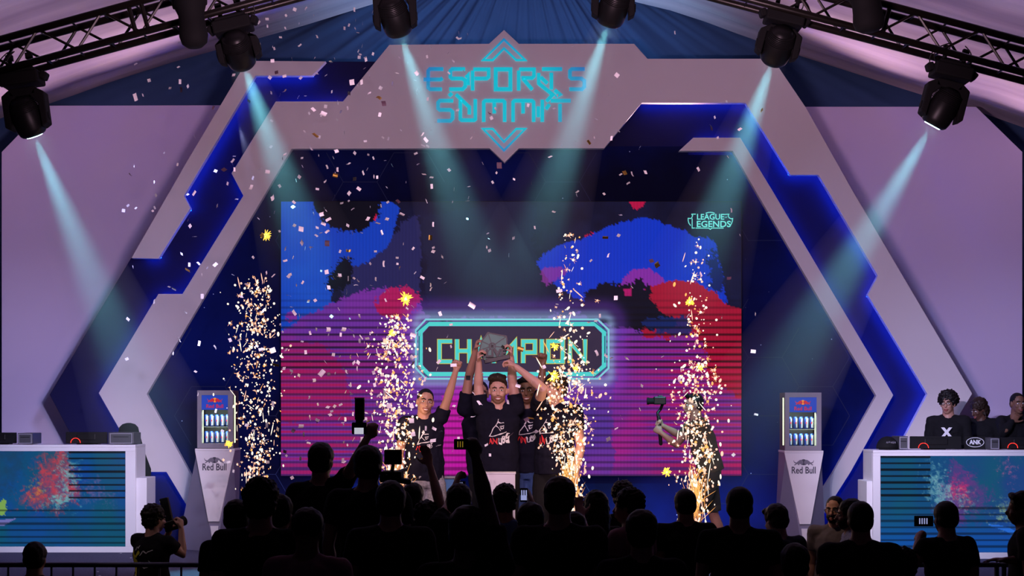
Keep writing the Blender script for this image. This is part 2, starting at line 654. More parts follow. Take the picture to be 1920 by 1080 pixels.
# ------------------------------------------------------------------ navy backdrop with a honeycomb print
def backdrop_mat():
    m = bpy.data.materials.new('backdrop_print')
    m.use_nodes = True
    nt = m.node_tree
    b = nt.nodes['Principled BSDF']
    b.inputs['Roughness'].default_value = .7
    b.inputs['Specular IOR Level'].default_value = .08
    tc = nt.nodes.new('ShaderNodeTexCoord')
    nz = nt.nodes.new('ShaderNodeTexNoise')
    nz.inputs['Scale'].default_value = .55
    nz.inputs['Detail'].default_value = 6
    cr = nt.nodes.new('ShaderNodeValToRGB')
    cr.color_ramp.elements[0].position = .38
    cr.color_ramp.elements[0].color = (.002, .003, .028, 1)
    cr.color_ramp.elements[1].position = .68
    cr.color_ramp.elements[1].color = (.003, .012, .15, 1)
    vo = nt.nodes.new('ShaderNodeTexVoronoi')
    vo.inputs['Scale'].default_value = 5.0
    lt = nt.nodes.new('ShaderNodeMath')
    lt.operation = 'LESS_THAN'
    lt.inputs[1].default_value = .035
    mx = nt.nodes.new('ShaderNodeMix')
    mx.data_type = 'RGBA'
    mx.inputs['B'].default_value = (.5, .65, .9, 1)
    nt.links.new(tc.outputs['Object'], nz.inputs['Vector'])
    nt.links.new(tc.outputs['Object'], vo.inputs['Vector'])
    nt.links.new(nz.outputs['Fac'], cr.inputs['Fac'])
    nt.links.new(vo.outputs['Distance'], lt.inputs[0])
    nt.links.new(lt.outputs[0], mx.inputs['Factor'])
    nt.links.new(cr.outputs['Color'], mx.inputs['A'])
    nt.links.new(mx.outputs['Result'], b.inputs['Base Color'])
    return m


YB = 19.34
bd = board('printed_backdrop', [(530, 274), (1289, 274), (1290, 290), (1384, 290), (1655, 742), (1485, 1045), (435, 1045), (262, 739)], YB, .05, backdrop_mat(),
           'dark navy backdrop printed with stars and a faint honeycomb, behind the screen', 'backdrop')
mb = MB()
R = .40


def in_poly(x, y, poly):
    c = False
    for (x1, y1), (x2, y2) in zip(poly, poly[1:] + poly[:1]):
        if (y1 > y) != (y2 > y) and x < (x2 - x1) * (y - y1) / (y2 - y1) + x1:
            c = not c
    return c


bpoly = [(560, 285), (1375, 285), (1640, 742), (1480, 1010), (430, 1010), (280, 739)]
seen = set()
for i in range(-12, 13):
    for j in range(-2, 14):
        cx, cz = i * R * 1.5, j * R * math.sqrt(3) + (i % 2) * R * math.sqrt(3) / 2
        for k in range(6):
            a, b2 = k * PI / 3, (k + 1) * PI / 3
            p = (cx + R * math.cos(a), cz + R * math.sin(a))
            q = (cx + R * math.cos(b2), cz + R * math.sin(b2))
            key = (round((p[0] + q[0]) * 50), round((p[1] + q[1]) * 50))
            if key in seen:
                continue
            seen.add(key)
            if noise.noise(Vector((p[0], p[1], 4.0))) < -.12:
                continue
            ok = all(in_poly(960 + e[0] * F / YB, HY - (e[1] - ZC) * F / YB, bpoly) and e[1] > STAGE_Z + .02 for e in (p, q))
            if ok:
                mb.ribbon([p, q], .007, YB - .001, .001)
mb.build('honeycomb_print', mat('honeycomb_line', (.028, .04, .12), .7, spec=.1), bd)


# ------------------------------------------------------------------ screens
def fbm(x, z, seed, octs=4, f0=1.0):
    """cheap vectorised value noise"""
    out = np.zeros_like(x)
    amp, tot = 1.0, 0.0
    for o in range(octs):
        r = np.random.default_rng(seed * 31 + o)
        g = r.random((64, 64))
        u, v = x * f0, z * f0
        iu, iv = np.floor(u).astype(int), np.floor(v).astype(int)
        fu, fv = u - iu, v - iv
        fu, fv = fu * fu * (3 - 2 * fu), fv * fv * (3 - 2 * fv)
        a = g[iu % 64, iv % 64] * (1 - fu) + g[(iu + 1) % 64, iv % 64] * fu
        b = g[iu % 64, (iv + 1) % 64] * (1 - fu) + g[(iu + 1) % 64, (iv + 1) % 64] * fu
        out += amp * (a * (1 - fv) + b * fv)
        tot += amp
        amp *= .62
        f0 *= 2.1
    return out / tot


def poly_mask(x, y, poly, warp=0.0, f=.05, seed=1, soft=False):
    if warp:
        x = x + (fbm(x, y, seed, 6, f) - .5) * 2 * warp
        y = y + (fbm(x + 500, y, seed + 9, 6, f) - .5) * 2 * warp
    c = np.zeros(x.shape, bool)
    for (x1, y1), (x2, y2) in zip(poly, poly[1:] + poly[:1]):
        if y1 == y2:
            continue
        hit = ((y1 > y) != (y2 > y)) & (x < (x2 - x1) * (y - y1) / (y2 - y1) + x1)
        c ^= hit
    if soft:
        return ragged(c, 9, 1.3, f * 1.6, seed + 17, x, y, True)
    if warp > 2:
        c = ragged(c, 3 if warp < 9 else 6, .60, f * 1.6, seed + 17, x, y)
    return c


def srgb(c):
    c = np.asarray(c, float) / 255
    return np.where(c <= .04045, c / 12.92, ((c + .055) / 1.055) ** 2.4)


def screen_mesh(name, x0, y0, x1, y1, step, Y, func, m, parent, bulge=0):
    nx, ny = int(round((x1 - x0) / step)) + 1, int(round((y1 - y0) / step)) + 1
    gx, gy = np.meshgrid(np.linspace(x0, x1, nx), np.linspace(y0, y1, ny))
    X = (gx - 960) * Y / F
    Z = ZC - (gy - HY) * Y / F
    co = np.stack([X, np.full_like(X, Y), Z], -1).reshape(-1, 3)
    idx = np.arange(nx * ny).reshape(ny, nx)
    q = np.stack([idx[:-1, :-1], idx[1:, :-1], idx[1:, 1:], idx[:-1, 1:]], -1).reshape(-1, 4)
    me = bpy.data.meshes.new(name)
    me.vertices.add(len(co))
    me.vertices.foreach_set('co', co.ravel())
    me.loops.add(q.size)
    me.loops.foreach_set('vertex_index', q.ravel())
    me.polygons.add(len(q))
    me.polygons.foreach_set('loop_start', np.arange(0, q.size, 4))
    me.polygons.foreach_set('loop_total', np.full(len(q), 4))
    me.update()
    me.validate()
    col = srgb(func(gx, gy))
    at = me.color_attributes.new('screen', 'FLOAT_COLOR', 'POINT')
    at.data.foreach_set('color', np.concatenate([col, np.ones((*col.shape[:2], 1))], -1).reshape(-1).astype(np.float32))
    me.materials.append(m)
    o = bpy.data.objects.new(name, me)
    COL.objects.link(o)
    o.parent = parent
    o.matrix_parent_inverse = parent.matrix_basis.inverted()
    return o


def ragged(m, r, amp, f, seed, x, y, soft=False):
    """frays the edge of a mask into torn, splotchy islands"""
    k = m.astype(float)
    for ax in (0, 1):
        for _ in range(2):
            p = np.cumsum(np.pad(k, [(r + 1, r) if a == ax else (0, 0) for a in (0, 1)], mode='edge'), axis=ax)
            n = k.shape[ax]
            hi = np.take(p, np.arange(2 * r + 1, 2 * r + 1 + n), axis=ax)
            lo = np.take(p, np.arange(0, n), axis=ax)
            k = (hi - lo) / (2 * r + 1)
    q = k + (fbm(x, y, seed, 5, f) - .5) * amp + (fbm(x, y, seed + 3, 2, .35) - .5) * amp * .6
    if soft:
        return np.clip((q - .5) * 2.2 + .5, 0, 1) * (k > .02) * np.clip(.55 + (fbm(x, y, seed + 5, 5, f * 3) - .35) * 1.6, .2, 1)
    return q > .5


def paint(img, mask, c, a=1.0):
    c = np.array(c, float)
    if np.ndim(a) == 0:
        a = np.full(mask.shape, a)
    k = (mask * a)[..., None]
    return img * (1 - k) + c * k


def main_picture(x, y):
    img = np.zeros((*x.shape, 3)) + np.array((14, 16, 46.))
    n = fbm(x, y, 3, 5, .02)
    img += (n[..., None] - .5) * np.array((14, 20, 40))
    img = paint(img, poly_mask(x, y, [(640, 500), (700, 470), (760, 420), (790, 400), (780, 600), (640, 600)], 12, .03, 5), (34, 34, 84))
    # left blue sky
    blueL = poly_mask(x, y, [(500, 360), (700, 370), (748, 385), (738, 440), (722, 460), (700, 485), (672, 500), (640, 500), (620, 560), (700, 640), (500, 690)], 8, .04, 11)
    img = paint(img, blueL, (14, 58, 178))
    img = paint(img, blueL & (x < 620), (22, 78, 190), np.clip(fbm(x, y, 4, 3, .012) * 1.6 - .4, 0, 1) * .8)
    tree = poly_mask(x, y, [(590, 385), (650, 360), (720, 375), (712, 400), (698, 420), (672, 432), (655, 436), (640, 448), (625, 428), (600, 412)], 16, .08, 21)
    img = paint(img, tree, (5, 6, 20))
    tree = poly_mask(x, y, [(632, 482), (660, 480), (664, 520), (655, 545), (615, 548), (600, 540), (625, 515)], 14, .09, 23)
    img = paint(img, tree, (6, 10, 26))
    img = paint(img, poly_mask(x, y, [(704, 402), (708, 400), (704, 414), (700, 412)], 2, .1, 4), (190, 20, 60))
    # purple below
    pl = poly_mask(x, y, [(500, 640), (560, 600), (640, 560), (690, 545), (740, 540), (790, 560), (800, 600), (1160, 590), (1230, 640), (1400, 620), (1400, 900), (500, 900)], 12, .03, 31)
    img = paint(img, pl, (112, 44, 150))
    img = paint(img, pl, (70, 50, 150), np.clip(fbm(x, y, 41, 3, .01) * 2.4 - .9, 0, 1) * .7)
    mg = poly_mask(x, y, [(500, 640), (600, 640), (650, 690), (660, 770), (500, 790)], 25, .02, 33)
    img = paint(img, mg & pl, (150, 26, 96), .62)
    img = paint(img, poly_mask(x, y, [(530, 590), (555, 580), (558, 600), (535, 602)], 4, .06, 3), (120, 40, 150))
    img = paint(img, poly_mask(x, y, [(700, 555), (740, 540), (765, 537), (790, 556), (785, 585), (730, 600), (705, 585)], 9, .05, 35), (168, 22, 88))
    img = paint(img, poly_mask(x, y, [(835, 730), (880, 720), (885, 890), (800, 892), (815, 800)], 6, .05, 37), (190, 24, 160))
    # upper dark centre behind the flashes
    img = paint(img, poly_mask(x, y, [(795, 400), (1000, 380), (1020, 560), (960, 585), (800, 585)], 14, .03, 39), (20, 26, 58), .7)
    # right blue sky
    br = poly_mask(x, y, [(1005, 492), (1025, 470), (1110, 440), (1170, 412), (1215, 408), (1262, 420), (1300, 440), (1340, 450), (1352, 500), (1362, 560), (1368, 575),
                          (1330, 560), (1240, 545), (1100, 570), (1060, 545), (1030, 525)], 7, .05, 51)
    img = paint(img, br, (12, 50, 190))
    img = paint(img, poly_mask(x, y, [(1000, 485), (1060, 455), (1125, 430), (1165, 412), (1150, 425), (1105, 448), (1050, 465)], 7, .06, 53) & ~br, (176, 16, 66))
    img = paint(img, poly_mask(x, y, [(1175, 385), (1190, 376), (1215, 376), (1205, 390), (1180, 394)], 5, .1, 55), (176, 16, 66))
    img = paint(img, poly_mask(x, y, [(1315, 470), (1345, 460), (1358, 500), (1365, 560), (1325, 545), (1330, 500)], 14, .11, 57), (8, 14, 60), .75)
    img = paint(img, poly_mask(x, y, [(1140, 590), (1148, 545), (1185, 505), (1215, 500), (1250, 522), (1225, 560), (1170, 545)], 5, .06, 61), (128, 42, 158))
    img = paint(img, poly_mask(x, y, [(1160, 525), (1190, 512), (1195, 520), (1165, 530)], 5, .08, 63), (180, 20, 80))
    red = poly_mask(x, y, [(1205, 540), (1260, 525), (1300, 530), (1345, 552), (1365, 575), (1400, 578), (1400, 900), (1200, 900)], 6, .04, 65)
    img = paint(img, red, (160, 16, 48))
    low = poly_mask(x, y, [(1150, 640), (1310, 620), (1330, 700), (1400, 760), (1400, 900), (1150, 900)], 20, .03, 67)
    img = paint(img, low, (118, 40, 150))
    img = paint(img, low, (180, 24, 130), np.clip(fbm(x, y, 71, 3, .012) * 2.2 - .8, 0, 1) * .7)
    tree = poly_mask(x, y, [(1075, 585), (1110, 540), (1140, 535), (1175, 540), (1190, 520), (1212, 525), (1225, 560), (1240, 590), (1290, 600), (1270, 620), (1150, 615)], 10, .06, 73)
    img = paint(img, tree, (7, 9, 28))
    img = paint(img, poly_mask(x, y, [(1170, 542), (1183, 540), (1184, 556), (1172, 556)], 2, .1, 3), (170, 20, 100))
    img = paint(img, poly_mask(x, y, [(1185, 600), (1290, 590), (1300, 625), (1230, 625)], 8, .07, 75), (16, 40, 110), .8)
    img = paint(img, poly_mask(x, y, [(1010, 505), (1055, 498), (1062, 510), (1040, 530), (1020, 540)], 5, .06, 77), (140, 40, 150), .8)
    # camera banding of the LED wall
    k = np.clip((y - 545) / 90, 0, 1)
    stripe = .5 + .5 * np.sin(y * 2 * PI / 12.6)
    img *= (1 - k * np.where(y < 700, .62, .34) * (stripe < .28))[..., None]
    side = np.clip((np.abs(x - 960) - 180) / 140, 0, 1) * np.clip((y - 620) / 60, 0, 1)
    redk = side * (stripe > .62) * (.35 + .65 * fbm(x, y, 81, 3, .02))
    img = paint(img, np.ones(x.shape, bool), (178, 14, 66), redk * .95)
    img *= (1 + .05 * np.sin(x * 2 * PI / 6.2))[..., None]
    # glow around the title box
    dx = np.maximum(np.abs(x - 963) - 168, 0)
    dy = np.maximum(np.abs(y - 654) - 48, 0)
    d = np.hypot(dx, dy)
    g = np.exp(-((d - 14) / 11.0) ** 2)
    img = paint(img, np.ones(x.shape, bool), (140, 165, 205), g * (.72 + .2 * (stripe - .5)))
    g2 = np.exp(-((d - 34) / 14.0) ** 2) * .35
    img = paint(img, np.ones(x.shape, bool), (130, 60, 200), g2)
    return np.clip(img, 0, 255)


YS = 19.22
M_screen = attr_mat('led_picture', .95)
scr = thing('led_screen', 'large LED wall showing a dark blue and magenta picture around a bright title box', 'led screen', (W(958, 892, YS).x, YS, W(958, 892, YS).z))
MB().prism([W(526, 377, YS + .003), W(1391, 377, YS + .003), W(1391, 893, YS + .003), W(526, 893, YS + .003)], Vector((0, .11, 0))).build('screen_housing', M_blackm, scr)
screen_mesh('screen_face', 527, 378, 1390, 892, 2.2, YS, main_picture, M_screen, scr)


def emis(name, c, s=1.0, sample=False):
    l = tuple(float(v) for v in srgb(c))
    return mat(name, (.01, .01, .01), .5, vary=0, emit=l, estr=s, sample=sample)


M_teal = emis('screen_teal', (60, 205, 200))
M_teal2 = emis('screen_pale_teal', (120, 200, 215))
M_yell = emis('screen_yellow', (190, 180, 50))
M_titledark = emis('screen_title_dark', (20, 18, 50))
M_tealdark = emis('screen_deep_teal', (10, 90, 120))


def pxp(pts, Y):
    return [(lambda w: (w.x, w.z))(W(x, y, Y)) for x, y in pts]


u = YS / F
oct_ = lambda d: [(805 - d * .5, 612 - d), (1114 + d * .5, 612 - d), (1128 + d, 625 - d * .5), (1128 + d, 684 + d * .5), (1114 + d * .5, 697 + d), (805 - d * .5, 697 + d), (793 - d, 684 + d * .5), (793 - d, 625 - d * .5)]
MB().prism([W(x, y, YS - .001) for x, y in oct_(0)], Vector((0, -.0015, 0))).build('title_field', M_titledark, scr)
MB().ribbon(pxp(oct_(4.5), YS), 8 * u, YS - .001, .002, closed=True).build('title_border', M_teal, scr)
MB().ribbon(pxp(oct_(13), YS), 3.5 * u, YS - .001, .002, closed=True).build('title_border', M_teal2, scr)
mb = MB()
for q in ([(781, 622), (805, 602)], [(1113, 602), (1138, 622)], [(781, 686), (804, 708)], [(1113, 708), (1138, 688)], [(786, 630), (786, 680)], [(1134, 630), (1134, 680)]):
    mb.ribbon(pxp(q, YS), 2.2 * u, YS - .0035, .001)
mb.build('title_border', M_tealdark, scr)
champ = [
    [(848, 640), (824, 640), (824, 678), (848, 678)],
    [(857, 636), (857, 681)], [(880, 636), (880, 681)], [(857, 658), (880, 658)],
    [(890, 681), (902, 638), (914, 681)], [(894, 668), (910, 668)],
    [(926, 681), (926, 643), (944, 666), (966, 640), (966, 681)],
    [(981, 681), (981, 640), (1003, 640), (1003, 661), (981, 661)],
    [(1016, 636), (1016, 681)],
    [(1069, 681), (1069, 642), (1097, 676), (1097, 636)],
]
closed = [(1028, 640), (1055, 640), (1055, 678), (1028, 678)]
for wd, m_, yy, nm in ((9.2, M_yell, .0035, 'title_outline'), (6.6, M_teal, .005, 'title_lettering')):
    mb = MB()
    for L in champ:
        mb.ribbon(pxp(L, YS), wd * u, YS - yy, .001)
    mb.ribbon(pxp(closed, YS), wd * u, YS - yy, .001, closed=True)
    mb.build(nm, m_, scr)

# game logo in the corner of the picture
M_logo = emis('screen_logo', (110, 230, 220))
c = W(1334, 407, YS)
text_obj('logo_lettering', 'LEAGUE', M_logo, .2, (W(1332, 412, YS).x, YS - .003, W(0, 412, YS).z), scr, .0005, width=51 * u, height=11 * u, bold=.004)
text_obj('logo_lettering', 'OF', M_logo, .1, (W(1361, 409, YS).x, YS - .003, W(0, 409, YS).z), scr, .0005, width=4.5 * u, height=3 * u)
text_obj('logo_lettering', 'EGENDS', M_logo, .2, (W(1338, 426, YS).x, YS - .003, W(0, 426, YS).z), scr, .0005, width=64 * u, height=12 * u, bold=.004)
mb = MB()
lg = lambda pts: pxp([(1280 + x / 17.45, 385 + y / 17.45) for x, y in pts], YS)
for L in ([(285, 290), (430, 290)], [(290, 290), (325, 330), (300, 400), (270, 430), (180, 425), (180, 500), (205, 590), (265, 665)],
          [(310, 430), (310, 745), (400, 740)], [(420, 745), (850, 745), (905, 790), (950, 745), (1340, 745)], [(750, 260), (830, 235), (900, 228), (980, 235), (1050, 265)],
          [(1350, 300), (1510, 290), (1490, 350), (1520, 410), (1590, 440), (1635, 430), (1625, 520), (1590, 610), (1560, 650)]):
    mb.ribbon(lg(L), 1.6 * u, YS - .001, .002)
mb.build('logo_frame', M_logo, scr)

# ------------------------------------------------------------------ game desks with lit fronts
def desk_picture_left(x, y):
    img = np.zeros((*x.shape, 3)) + np.array((14, 74, 120.))
    n = fbm(x, y, 101, 4, .012)
    img = paint(img, np.ones(x.shape, bool), (16, 70, 160), np.clip(n * 2.2 - .7, 0, 1))
    img = paint(img, np.ones(x.shape, bool), (10, 90, 96), np.clip(fbm(x, y, 103, 3, .01) * 2.4 - 1.0, 0, 1) * .8)
    img = paint(img, poly_mask(x, y, [(-40, 840), (60, 840), (40, 900), (-40, 960)], 20, .02, 104, True), (30, 60, 90), .6)
    img = paint(img, poly_mask(x, y, [(60, 905), (95, 850), (125, 845), (128, 880), (150, 935), (110, 950), (50, 945), (25, 935)], 16, .03, 105, True), (205, 60, 74), .85)
    img = paint(img, poly_mask(x, y, [(60, 915), (75, 900), (85, 925), (65, 938)], 5, .1, 106, True), (200, 150, 60), .8)
    img = paint(img, poly_mask(x, y, [(122, 862), (136, 866), (140, 905), (132, 945), (85, 950), (78, 938), (120, 930), (116, 900)], 7, .1, 107, True), (110, 190, 190), .85)
    img = paint(img, poly_mask(x, y, [(150, 905), (205, 915), (210, 940), (165, 940)], 8, .05, 108, True), (110, 90, 150), .8)
    img = paint(img, poly_mask(x, y, [(-5, 940), (14, 930), (10, 965), (-5, 970)], 4, .1, 109), (150, 190, 70), .8)
    img = paint(img, poly_mask(x, y, [(-5, 975), (30, 972), (10, 985), (-5, 988)], 2, .1, 110), (110, 110, 180))
    t = (y - 846) % 12.2
    k = (t < 3.4) & ((x > 128) & (y < 935) | (y > 950))
    img *= (1 - (k * np.where(y > 950, .42, .75)))[..., None]
    return np.clip(img, 0, 255)


def desk_picture_right(x, y):
    img = np.zeros((*x.shape, 3)) + np.array((14, 76, 124.))
    img = paint(img, np.ones(x.shape, bool), (40, 60, 130), np.clip((x - 1730) / 150, 0, 1) * .6)
    img = paint(img, np.ones(x.shape, bool), (10, 96, 104), np.clip(fbm(x, y, 113, 3, .012) * 2.4 - 1.0, 0, 1) * .6)
    img = paint(img, np.ones(x.shape, bool), (14, 80, 180), np.clip((y - 955) / 60, 0, 1) * .7)
    img = paint(img, poly_mask(x, y, [(1760, 915), (1775, 880), (1800, 855), (1830, 900), (1860, 935), (1845, 950), (1800, 985), (1760, 950)], 16, .03, 115, True), (120, 50, 130), .7)
    img = paint(img, poly_mask(x, y, [(1770, 918), (1790, 900), (1805, 902), (1825, 920), (1800, 935), (1775, 926)], 10, .05, 116, True), (216, 44, 110), .9)
    img = paint(img, poly_mask(x, y, [(1748, 870), (1762, 868), (1765, 900), (1790, 930), (1815, 940), (1808, 955), (1780, 940), (1745, 940), (1742, 915)], 8, .1, 117, True), (120, 175, 185), .85)
    img = paint(img, poly_mask(x, y, [(1790, 925), (1818, 925), (1820, 950), (1795, 945)], 6, .1, 118, True), (200, 130, 120), .7)
    img = paint(img, poly_mask(x, y, [(1872, 858), (1892, 862), (1898, 895), (1890, 903), (1880, 880)], 5, .1, 119, True), (190, 90, 140), .9)
    img = paint(img, poly_mask(x, y, [(1868, 938), (1885, 940), (1892, 970), (1910, 985), (1872, 978)], 6, .1, 120, True), (150, 180, 140), .8)
    img = paint(img, poly_mask(x, y, [(1850, 983), (1880, 985), (1915, 1000), (1900, 1002)], 2, .05, 121), (40, 110, 220), .9)
    t = (y - 855) % 12.0
    k = (t < 3.6) & ((x < 1745) & (y < 940) | (y > 950))
    img *= (1 - (k * np.where(y > 950, .42, .75)))[..., None]
    return np.clip(img, 0, 255)


M_screen2 = attr_mat('desk_picture', .9)


def desk(name_label, x0, x1, ytop, ybot, Y, fin, func, wing, depth=.5):
    """x0..x1 outer front in px, fin the screen rectangle, wing the lower side box"""
    a, b = W(x0, ytop, Y), W(x1, ybot, Y)
    root = thing('gaming_desk', name_label, 'desk', ((a.x + b.x) / 2, Y + depth / 2, STAGE_Z))
    zt, zb = a.z, STAGE_Z
    f0, f1 = W(fin[0], fin[1], Y), W(fin[2], fin[3], Y)
    t = .045
    # frame: top, bottom and posts around the screen
    mb = MB()
    mb.box(((a.x + b.x) / 2, Y + depth / 2, zt - .015), (b.x - a.x, depth, .03))
    mb.build('desk_top', M_white, root, bevel=.006)
    mb = MB()
    pts = [W(x0, ytop, Y), W(x1, ytop, Y), W(x1, ybot, Y), W(x0, ybot, Y)]
    for p in pts:
        p.z = max(p.z, zb)
    zt2 = zt - .03
    mb.box(((a.x + b.x) / 2, Y + .02, (zt2 + f0.z) / 2), (b.x - a.x, .04, zt2 - f0.z))
    mb.box(((a.x + b.x) / 2, Y + .02, (zb + f1.z) / 2), (b.x - a.x, .04, f1.z - zb))
    if f0.x > a.x + .02:
        mb.box(((a.x + f0.x) / 2, Y + .02, (f0.z + f1.z) / 2), (f0.x - a.x, .04, f0.z - f1.z))
    if f1.x < b.x - .02:
        mb.box(((b.x + f1.x) / 2, Y + .02, (f0.z + f1.z) / 2), (b.x - f1.x, .04, f0.z - f1.z))
    mb.build('front_frame', M_white, root, bevel=.003)
    for sx in (a.x + .012, b.x - .012):
        MB().box((sx, Y + .045 + (depth - .05) / 2, (zt2 + zb) / 2), (.024, depth - .05, zt2 - zb)).build('side_panel', M_white, root, bevel=.003)
    screen_mesh('front_screen', fin[0], fin[1], fin[2], fin[3], 1.6, Y + .012, func, M_screen2, root)
    wx0, wx1, wy = wing
    p, q = W(wx0, wy, Y + .05), W(wx1, wy, Y + .05)
    MB().box(((p.x + q.x) / 2, Y + .05 + .225, (p.z + zb) / 2), (q.x - p.x, .45, p.z - zb)).build('side_cabinet', M_white, root, bevel=.006)
    return root, zt


YDL, YDR = 18.18, 17.40
dl, zdl = desk('white gaming desk with a blue green lit screen front, left of the arch', -150, 254, 834, 1036, YDL, (-120, 846, 235, 1025), desk_picture_left, (254.5, 275, 896))
dr, zdr = desk('white gaming desk with a blue and pink lit screen front, right of the arch', 1637, 2060, 844, 1048, YDR, (1651, 855, 2035, 1036), desk_picture_right, (1625, 1636.5, 902))

M_redlit = mat('red_led', (.1, 0, 0), .4, vary=0, emit=(1.0, .03, .02), estr=3, sample=False)


def monitor(x0, x1, ytop, Ydesk, zdesk, label, red=True, dy=.22):
    Y = Ydesk + dy
    a, b = W(x0, ytop, Y), W(x1, ytop, Y)
    cx, wd = (a.x + b.x) / 2, b.x - a.x
    r = thing('computer_monitor', label, 'monitor', (cx, Y, zdesk), 'monitors on the gaming desks')
    zb = zdesk + .012
    MB().box((cx, Y, (a.z + zb) / 2), (wd, .035, a.z - zb)).build('monitor_body', M_blackm, r, bevel=.006)
    MB().box((cx, Y - .022, (a.z + zb) / 2 + .01), (wd * .45, .02, (a.z - zb) * .5)).build('rear_cover', M_black, r, bevel=.006)
    MB().box((cx, Y + .06, zdesk + .05), (.06, .05, .09)).box((cx, Y + .10, zdesk + .006), (.24, .14, .012)).build('monitor_stand', M_black, r, bevel=.003)
    if red:
        rr = .054
        pts = [(cx - wd * .25 + rr * math.cos(t), zb + .006 + rr * math.sin(t)) for t in np.linspace(0, PI, 14)]
        MB().ribbon(pts, .0045, Y - .034, .004).build('red_light_ring', M_redlit, r)
    return r


def pc_case(x0, x1, ytop, Ydesk, zdesk, label, dy=.1, depth=.35):
    Y = Ydesk + dy
    a, b = W(x0, ytop, Y), W(x1, ytop, Y)
    cx, wd = (a.x + b.x) / 2, b.x - a.x
    r = thing('computer_case', label, 'computer', (cx, Y, zdesk), 'small computer cases on the gaming desks')
    MB().box((cx, Y + depth / 2, (a.z + zdesk) / 2 + .004), (wd, depth, a.z - zdesk - .008)).build('case_body', M_darkgrey, r, bevel=.006)
    mb = MB().ribbon([(cx - wd * .42, zdesk + .015), (cx + wd * .42, zdesk + .015), (cx + wd * .42, a.z - .012), (cx - wd * .42, a.z - .012)], .008, Y - .001, .004, closed=True)
    mb.build('case_trim', M_grey, r)
    MB().box((cx, Y - .003, (a.z + zdesk) / 2 + .02), (wd * .6, .004, .006)).build('drive_slot', M_black, r)
    return r


monitor(-40, 31, 811, YDL, zdl, 'black monitor at the left edge of the photo, on the left desk', False)
pc_case(33, 61, 812, YDL, zdl, 'dark computer case on the left desk beside the monitor at the photo edge')
monitor(124, 201, 810, YDL, zdl, 'black monitor with a red light ring in the middle of the left desk')
pc_case(203, 251, 811, YDL, zdl, 'dark computer case at the inner corner of the left desk')
monitor(1706, 1802, 818, YDR, zdr, 'black monitor with a red light ring near the inner end of the right desk')
pc_case(1686, 1703, 818, YDR, zdr, 'narrow grey computer case left of the monitor at the inner end of the right desk')
monitor(1876, 1960, 820, YDR, zdr, 'black monitor with a red light ring at the right edge of the photo')
pc_case(1857, 1874, 821, YDR, zdr, 'narrow grey computer case left of the monitor at the right photo edge')

# gaming chair behind the left desk: only its head cushion shows
ch = thing('gaming_chair', 'black gaming chair with rounded back behind the left desk', 'chair', (W(238, 800, 19.0 - .1).x, 18.98, STAGE_Z))
cx = ch.location.x
zt = W(238, 793, 18.96).z
mb = MB()
mb.loft([(Vector((cx, 18.99, z)), Vector((wx, 0, 0)), Vector((0, .05, 0))) for z, wx in
         ((STAGE_Z + .45, .2), (STAGE_Z + .6, .25), (STAGE_Z + .9, .26), (zt - .35, .19), (zt - .12, .125), (zt - .05, .11), (zt - .015, .075), (zt, .02))], 20)
mb.build('backrest', M_blackm, ch, smooth=True)
MB().box((cx, 18.92, STAGE_Z + .45), (.5, .4, .1)).build('seat', M_blackm, ch, bevel=.03)
MB().tube([(cx, 18.92, STAGE_Z + .06), (cx, 18.92, STAGE_Z + .42)], .03).build('gas_post', M_black, ch)
mb = MB()
for k in range(5):
    a = k * 2 * PI / 5
    mb.tube([(cx, 18.92, STAGE_Z + .08), (cx + .28 * math.cos(a), 18.92 + .22 * math.sin(a), STAGE_Z + .045)], [.03, .02])
mb.build('star_base', M_black, ch)

# cap lying on the right desk
cp = thing('baseball_cap', 'black cap with small grey stitching lying at the inner corner of the right desk', 'cap', (W(1664, 843, YDR + .2).x, YDR + .2, zdr))
c0 = cp.location.copy()
mb = MB()
rings = []
for i in range(9):
    t = i / 8 * PI / 2
    rings.append((c0 + Vector((0, .0, .01 + math.sin(t) * .135)), Vector((.118 * math.cos(t) + .003, 0, 0)), Vector((0, .11 * math.cos(t) + .003, 0))))
mb.loft(rings, 24)
mb.build('crown', M_blackm, cp, smooth=True)
MB().loft([(c0 + Vector((.0, -.06, .004 + k * .008)), Vector((.105, 0, 0)), Vector((0, .11, 0))) for k in (0, 1)], 24).build('brim', M_blackm, cp)
mb = MB()
for k in range(7):
    mb.ribbon([(c0.x - .035 + k * .015, c0.z + .072 - (k % 2) * .004), (c0.x - .028 + k * .015, c0.z + .088 + (k % 3) * .002), (c0.x - .024 + k * .015, c0.z + .070)], .003, c0.y - .094, .004)
mb.build('cap_stitching', M_grey, cp)


# ------------------------------------------------------------------ drink fridges on wedge stands
M_logo_blue = mat('header_blue', (.01, .06, .38), .4, vary=0, emit=(.004, .03, .25), estr=.9, sample=False)
M_bullred = mat('emblem_red', (.6, .02, .03), .5, vary=0, emit=(.45, .01, .02), estr=.5, sample=False)
M_sun = mat('emblem_yellow', (.9, .4, .02), .5, vary=0, emit=(.9, .3, .01), estr=.5, sample=False)
M_ink = mat('print_dark', (.05, .05, .08), .6, vary=0)
M_inkgrey = mat('print_grey', (.2, .19, .24), .6, vary=0)
M_canblue = mat('can_blue', (.02, .07, .42), .25, metal=.6, vary=0)
M_cansil = mat('can_silver', (.75, .8, .9), .25, metal=.6, vary=0)
M_canaqua = mat('can_aqua', (.03, .35, .55), .25, metal=.6, vary=0)
M_strip = mat('fridge_light', (.8, .9, .5), .4, vary=0, emit=(.85, 1.0, .55), estr=2.5)


